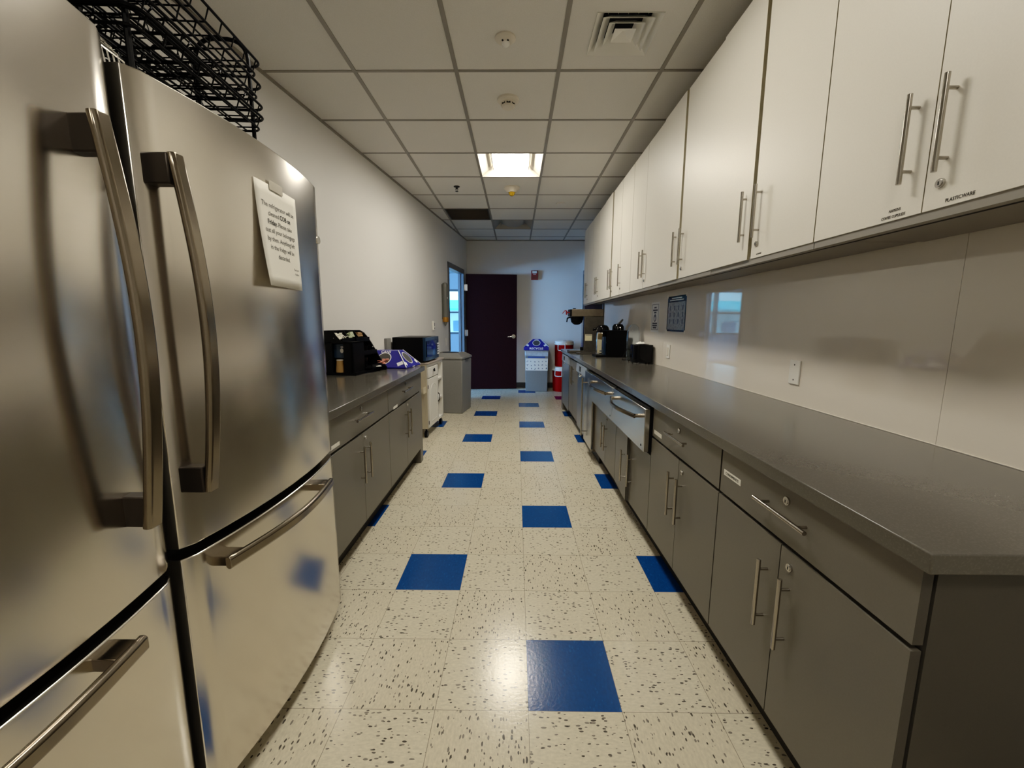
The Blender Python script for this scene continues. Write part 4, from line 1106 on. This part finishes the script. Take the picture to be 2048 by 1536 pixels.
# drip tray in front
t = thing('drip_tray', 'dark flat tray lying in front of the coffee brewer', 'tray', (.83,5.13,CZR), TR)
MB().box((-.075,-.055,0),(.26,.09,.012)).build('tray', M['brewer_dk'], t, bevel=.003)
MB().box((-.06,-.04,.0125),(.245,.075,.014)).build('grid', M['steel2'], t)
# airpots
def airpot(label, loc, rz, r, h, lever, band=True):
    t = thing('airpot', label, 'coffee pot', loc, rz, 'airpots on the right counter')
    MB().lathe([(r*.97,0),(r,.006),(r,h*.70),(r*.93,h*.74)], n=32).build('body', M['chrome'], t)
    MB().lathe([(r*.93,h*.74),(r*.98,h*.76),(r*.95,h*.90),(r*.70,h*.97),(r*.3,h*.985)], n=32).build('lid', M['gloss_black'], t)
    if lever:
        MB().tube([(0,.0,h*.97),(-.01,-.02,h*1.02),(-.02,-.05,h*1.12)],[.012,.014,.010],8).build('lever', M['gtube'], t)
    sp = MB().tube([(-r*.7,0,h*.86),(-r*1.35,0,h*.86),(-r*1.5,0,h*.80)],[.016,.014,.011],10); sp.build('spout', M['gloss_black'], t)
    P = [(-r*1.0*math.cos(a)*1.0, .0, h*.78+r*.95*math.sin(a)) for a in [PI*k/12 for k in range(13)]]
    MB().tube([(p[0],-r*.35,p[2]) for p in P], .006, 8).build('bail_handle', M['chrome'], t)
    if band:
        MB().box((-r*.9,-r*1.02,h*.52),(r*1.2,-r*.85,h*.72)).build('brand_block', M['tan'], t, bevel=.004)
        MB().box((-r*.92,-r*1.02,.03),(-.005,-r*.9,h*.50)).build('label', M['label_cream'], t)
        MB().disc((r*.35,-r*1.03,.09),(0,-1,0),.028,24).build('seal', M['sleeve'], t)
        MB().box((-r*.6,-r*1.03,.045),(-.02,-r*1.021,.06)).build('label_print', M['icon'], t)
    return t
airpot('steel airpot with tan band and cream label beside black bin', (1.022,4.945,CZR), 0, .074, .36, False)
airpot('airpot behind the black bin with raised lever', (1.212,4.98,CZR), 1.35, .07, .375, True, False)
# black countertop organizer box (open toward the aisle)
t = thing('black_box', 'tall plain black box on the right counter before the airpots', 'box', (1.005,4.615,CZR), TR)
bx = MB(); W, Dp, Hh = .23, .235, .297
bx.box((0,0,0),(W,.008,Hh)); bx.box((0,Dp-.008,0),(W,Dp,Hh)); bx.box((0,0,0),(W,Dp,.012)); bx.box((0,0,Hh-.010),(W,Dp,Hh)); bx.box((W-.008,0,0),(W,Dp,Hh)); bx.box((0,0,Hh*.5),(W,Dp,Hh*.5+.008))
bx.build('shell', M['black'], t, bevel=.002)
MB().box((-.115,.004,0),(-.001,Dp,.022)).build('base_tray', M['black'], t)
b = MB().box((-.030,.03,.023),(-.004,.12,.225)); tb = b.build('tea_box', M['mwfront'], None); tb.location = t.location; tb.rotation_euler = t.rotation_euler
tag(tb, 'slim dark blue tea box on the tray before the black box', 'box')
# clear domed jar and black appliance
t = thing('clear_dome_jar', 'tall clear plastic dome jar between black box and black appliance', 'jar', (1.205,4.30,CZR))
MB().lathe([(.066,0),(.068,.26),(.064,.30),(.05,.338),(.028,.362),(.004,.370),(.004,.367),(.027,.359),(.048,.335),(.061,.298),(.065,.26),(.063,.004)], n=36).build('dome', M['clear'], t)
t = thing('stirrer_cup', 'small cup of red and dark stirrers beside the clear jar', 'cup', (1.258,4.10,CZR))
MB().lathe([(.022,0),(.026,.09),(.024,.09),(.020,.004)], n=18).build('cup', M['posterw'], t)
b = MB(); rnd = random.Random(9)
for k in range(9): a = rnd.random()*6.28; b.tube([(.008*math.cos(a),.008*math.sin(a),.02),(.03*math.cos(a),.03*math.sin(a),.16+.03*rnd.random())], .0022, 5)
b.build('stirrer', M['alarm'], t)
t = thing('toaster', 'rounded black two slot toaster beside the backsplash', 'toaster', (1.108,3.90,CZR), 0)
n = 7; W, Dp = .185, .155; poly = []
for cx_, cy_, a0 in ((W-.03,Dp-.03,0),(.03,Dp-.03,PI/2),(.055,.055,PI),(W-.03,.03,1.5*PI)):
    r = .055 if a0 == PI else .03
    for k in range(n+1): a = a0+PI/2*k/n; poly.append((cx_+r*math.cos(a),cy_+r*math.sin(a)))
MB().prism(poly, .008, .178).build('body', M['gloss_black'], t, bevel=.006, seg=3)
MB().box((.04,.045,.1775),(.15,.065,.1795)).box((.04,.09,.1775),(.15,.11,.1795)).build('slot', M['slot'], t)
MB().box((-.006,.06,.085),(.001,.10,.095)).build('lever', M['black'], t)
for x, y in ((.04,.05),(.15,.03),(.02,.12),(.15,.12)): MB().box((x,y,0),(x+.01,y+.01,.009)).build('foot', M['black'], t)
tis = MB(); rnd = random.Random(4); vs = []; fs = []; n = 9
for j in range(n):
    for i in range(n):
        u, v = i/(n-1)-.5, j/(n-1)-.5
        vs.append((u*.10, v*.10, .004+.024*(rnd.random()*(1-abs(u)*1.4)*(1-abs(v)*1.4)+.3*math.exp(-(u*u+v*v)*9))))
for j in range(n-1):
    for i in range(n-1): fs.append((j*n+i,j*n+i+1,(j+1)*n+i+1,(j+1)*n+i))
tis.add(vs, fs); o = tis.build('napkin', M['tissue'], loc=(1.195,3.985,CZR+.180)); tag(o, 'crumpled white napkin lying on the black toaster', 'napkin')
o.modifiers.new('s','SOLIDIFY').thickness = .001
cd = MB().tube([(1.125,4.06,CZR+.12),(1.10,4.12,CZR+.125),(1.09,4.20,CZR+.06),(1.10,4.30,CZR+.006),(1.14,4.20,CZR+.006),(1.115,4.12,CZR+.006),(1.16,4.16,CZR+.02),(1.20,4.20,CZR+.05),(1.302,4.215,CZR+.10)], .004, 8)
tag(cd.build('power_cord', M['black']), 'black power cord looping behind the toaster', 'cord')
# backsplash fittings; local +y along wall, -x out of wall
RA = math.atan(-RS)
def rw_thing(name, label, cat, y, z): return thing(name, label, cat, (RWX(y)-.0048,y,z), RA)
def RWp(u, v):
    d = fwd+(u-1024)/828.8*rt-(v-768)/828.8*up
    k = (1.3735-.0048)/(d.x-RS*d.y); p = Vector((0,0,CZ))+k*d; return p.y, p.z
def plate(label, y, z):
    t = rw_thing('wall_plate', label, 'plate', y, z)
    MB().box((0,-.036,-.058),(-.0065,.036,.058)).build('plate', M['white'], t, bevel=.003)
    b = MB()
    for dz in (-.036,.036): b.disc((-.0068,0,dz),(-1,0,0),.0042,12)
    b.build('screw', M['key'], t)
y, z = RWp(1590.5, 744.5); plate('blank white cover plate on the backsplash, nearest the camera', y, z)
y, z = RWp(1337, 703); t = rw_thing('outlet', 'white rocker outlet plate on the backsplash beside the toaster', 'outlet', y, z)
MB().box((0,-.036,-.058),(-.006,.036,.058)).build('plate', M['white'], t, bevel=.003)
MB().box((-.006,-.017,-.034),(-.009,.017,.034)).build('insert', M['offwhite'], t, bevel=.001)
y0, z0 = RWp(1319,606); y1, z1 = RWp(1302,661); yc = (y0+y1)/2; zc = (z0+z1)/2; hw = abs(y1-y0)/2*.92; hh = abs(z0-z1)/2
hh = .118; 
t = rw_thing('notice', 'small white laminated notice on the backsplash, left of the poster', 'sign', yc, zc)
MB().box((0,-hw-.02,-hh-.02),(-.0008,hw+.02,hh+.02)).build('laminate', M['posterw'], t)
b = MB()
for s in (-1,1): b.box((-.0009,s*hw,-hh),(-.0014,s*(hw-.006),hh)); b.box((-.0009,-hw,s*hh),(-.0014,hw,s*(hh-.004)))
b.build('border', M['icon'], t)
b = MB()
for zz, wd in ((.088,.35),(.064,.7),(.042,.35),(-.058,.7),(-.078,.7),(-.098,.55)): b.box((-.0009,-hw*wd,zz-.007),(-.0014,hw*wd,zz+.007))
b.build('printed_line', M['icon'], t)
MB().disc((-.0012,0,-.008),(-1,0,0),hw*.38,24,.036,(0,0,1)).build('emblem', M['icon'], t)
MB().disc((-.0015,0,-.014),(-1,0,0),hw*.16,20,.02,(0,0,1)).build('emblem_mark', M['posterw'], t)
y0, z0 = RWp(1374,590); y1, z1 = RWp(1333,660); yc = (y0+y1)/2; hw = abs(y1-y0)/2; zc = 1.322; hh = .145
t = rw_thing('poster', 'dark laminated photo poster taped on the backsplash', 'poster', yc, zc)
MB().box((0,-hw,-hh),(-.001,hw,hh)).build('sheet', M['navy'], t)
MB().box((-.0011,-hw*.92,-hh*.9),(-.0014,hw*.92,hh*.66)).build('photo_area', M['poster'], t)
b = MB(); rnd = random.Random(5)
for r_ in range(3):
    for k in range(4):
        yy = -hw*.7+k*hw*.45; zz = .045-r_*.055
        b.disc((-.0016,yy,zz+.014),(-1,0,0),.012,10,.008,(0,0,1)); b.box((-.0014,yy-.009,zz-.016),(-.0017,yy+.009,zz+.006))
b.build('picture', M['icon'], t)
b = MB()
for zz, wd in ((.128,.55),(.112,.75)): b.box((-.0011,-hw*wd,zz-.004),(-.0014,hw*wd,zz+.004))
b.build('printed_title', M['posterw'], t)
b = MB()
for sy_ in (-1,1):
    for sz_ in (-1,1): b.box((-.0018,sy_*(hw-.012),sz_*(hh-.012)),(-.0021,sy_*(hw+.014),sz_*(hh+.014)))
b.build('tape', M['paper'], t)

# ------------------------------------------------------------------ light
def area(name, loc, rot, sx, sy_, e, col):
    l = bpy.data.lights.new(name, 'AREA'); l.shape = 'RECTANGLE'; l.size = sx; l.size_y = sy_; l.energy = e; l.color = col
    o = bpy.data.objects.new(name, l); COL.objects.link(o); o.location = loc; o.rotation_euler = rot; return o
area('window_daylight', (XA+.06,4.9,1.62), (0,-PI/2,0), 1.3, 3.3, 620, (.22,.51,1.0))
sn = bpy.data.lights.new('sun','SUN'); sn.energy = 5; sn.angle = .02; sn.color = (1,.97,.92)
so_ = bpy.data.objects.new('sun', sn); COL.objects.link(so_); so_.rotation_euler = (math.radians(48),0,math.radians(-14))
w = bpy.data.worlds.new('world'); sc.world = w; w.use_nodes = True
bgn = w.node_tree.nodes['Background']; bgn.inputs['Color'].default_value = (.22,.62,1.0,1); bgn.inputs['Strength'].default_value = 9.0
sc.view_settings.view_transform = 'Standard'
vs_ = sc.view_settings; vs_.use_curve_mapping = True
cm_ = vs_.curve_mapping; cv = cm_.curves[3]
pts_ = [(0,0),(.012,.009),(.05,.058),(.13,.168),(.30,.375),(.60,.655),(1,.97)]
cv.points[0].location = pts_[0]; cv.points[1].location = pts_[-1]
for p_ in pts_[1:-1]: cv.points.new(*p_)
cm_.update()
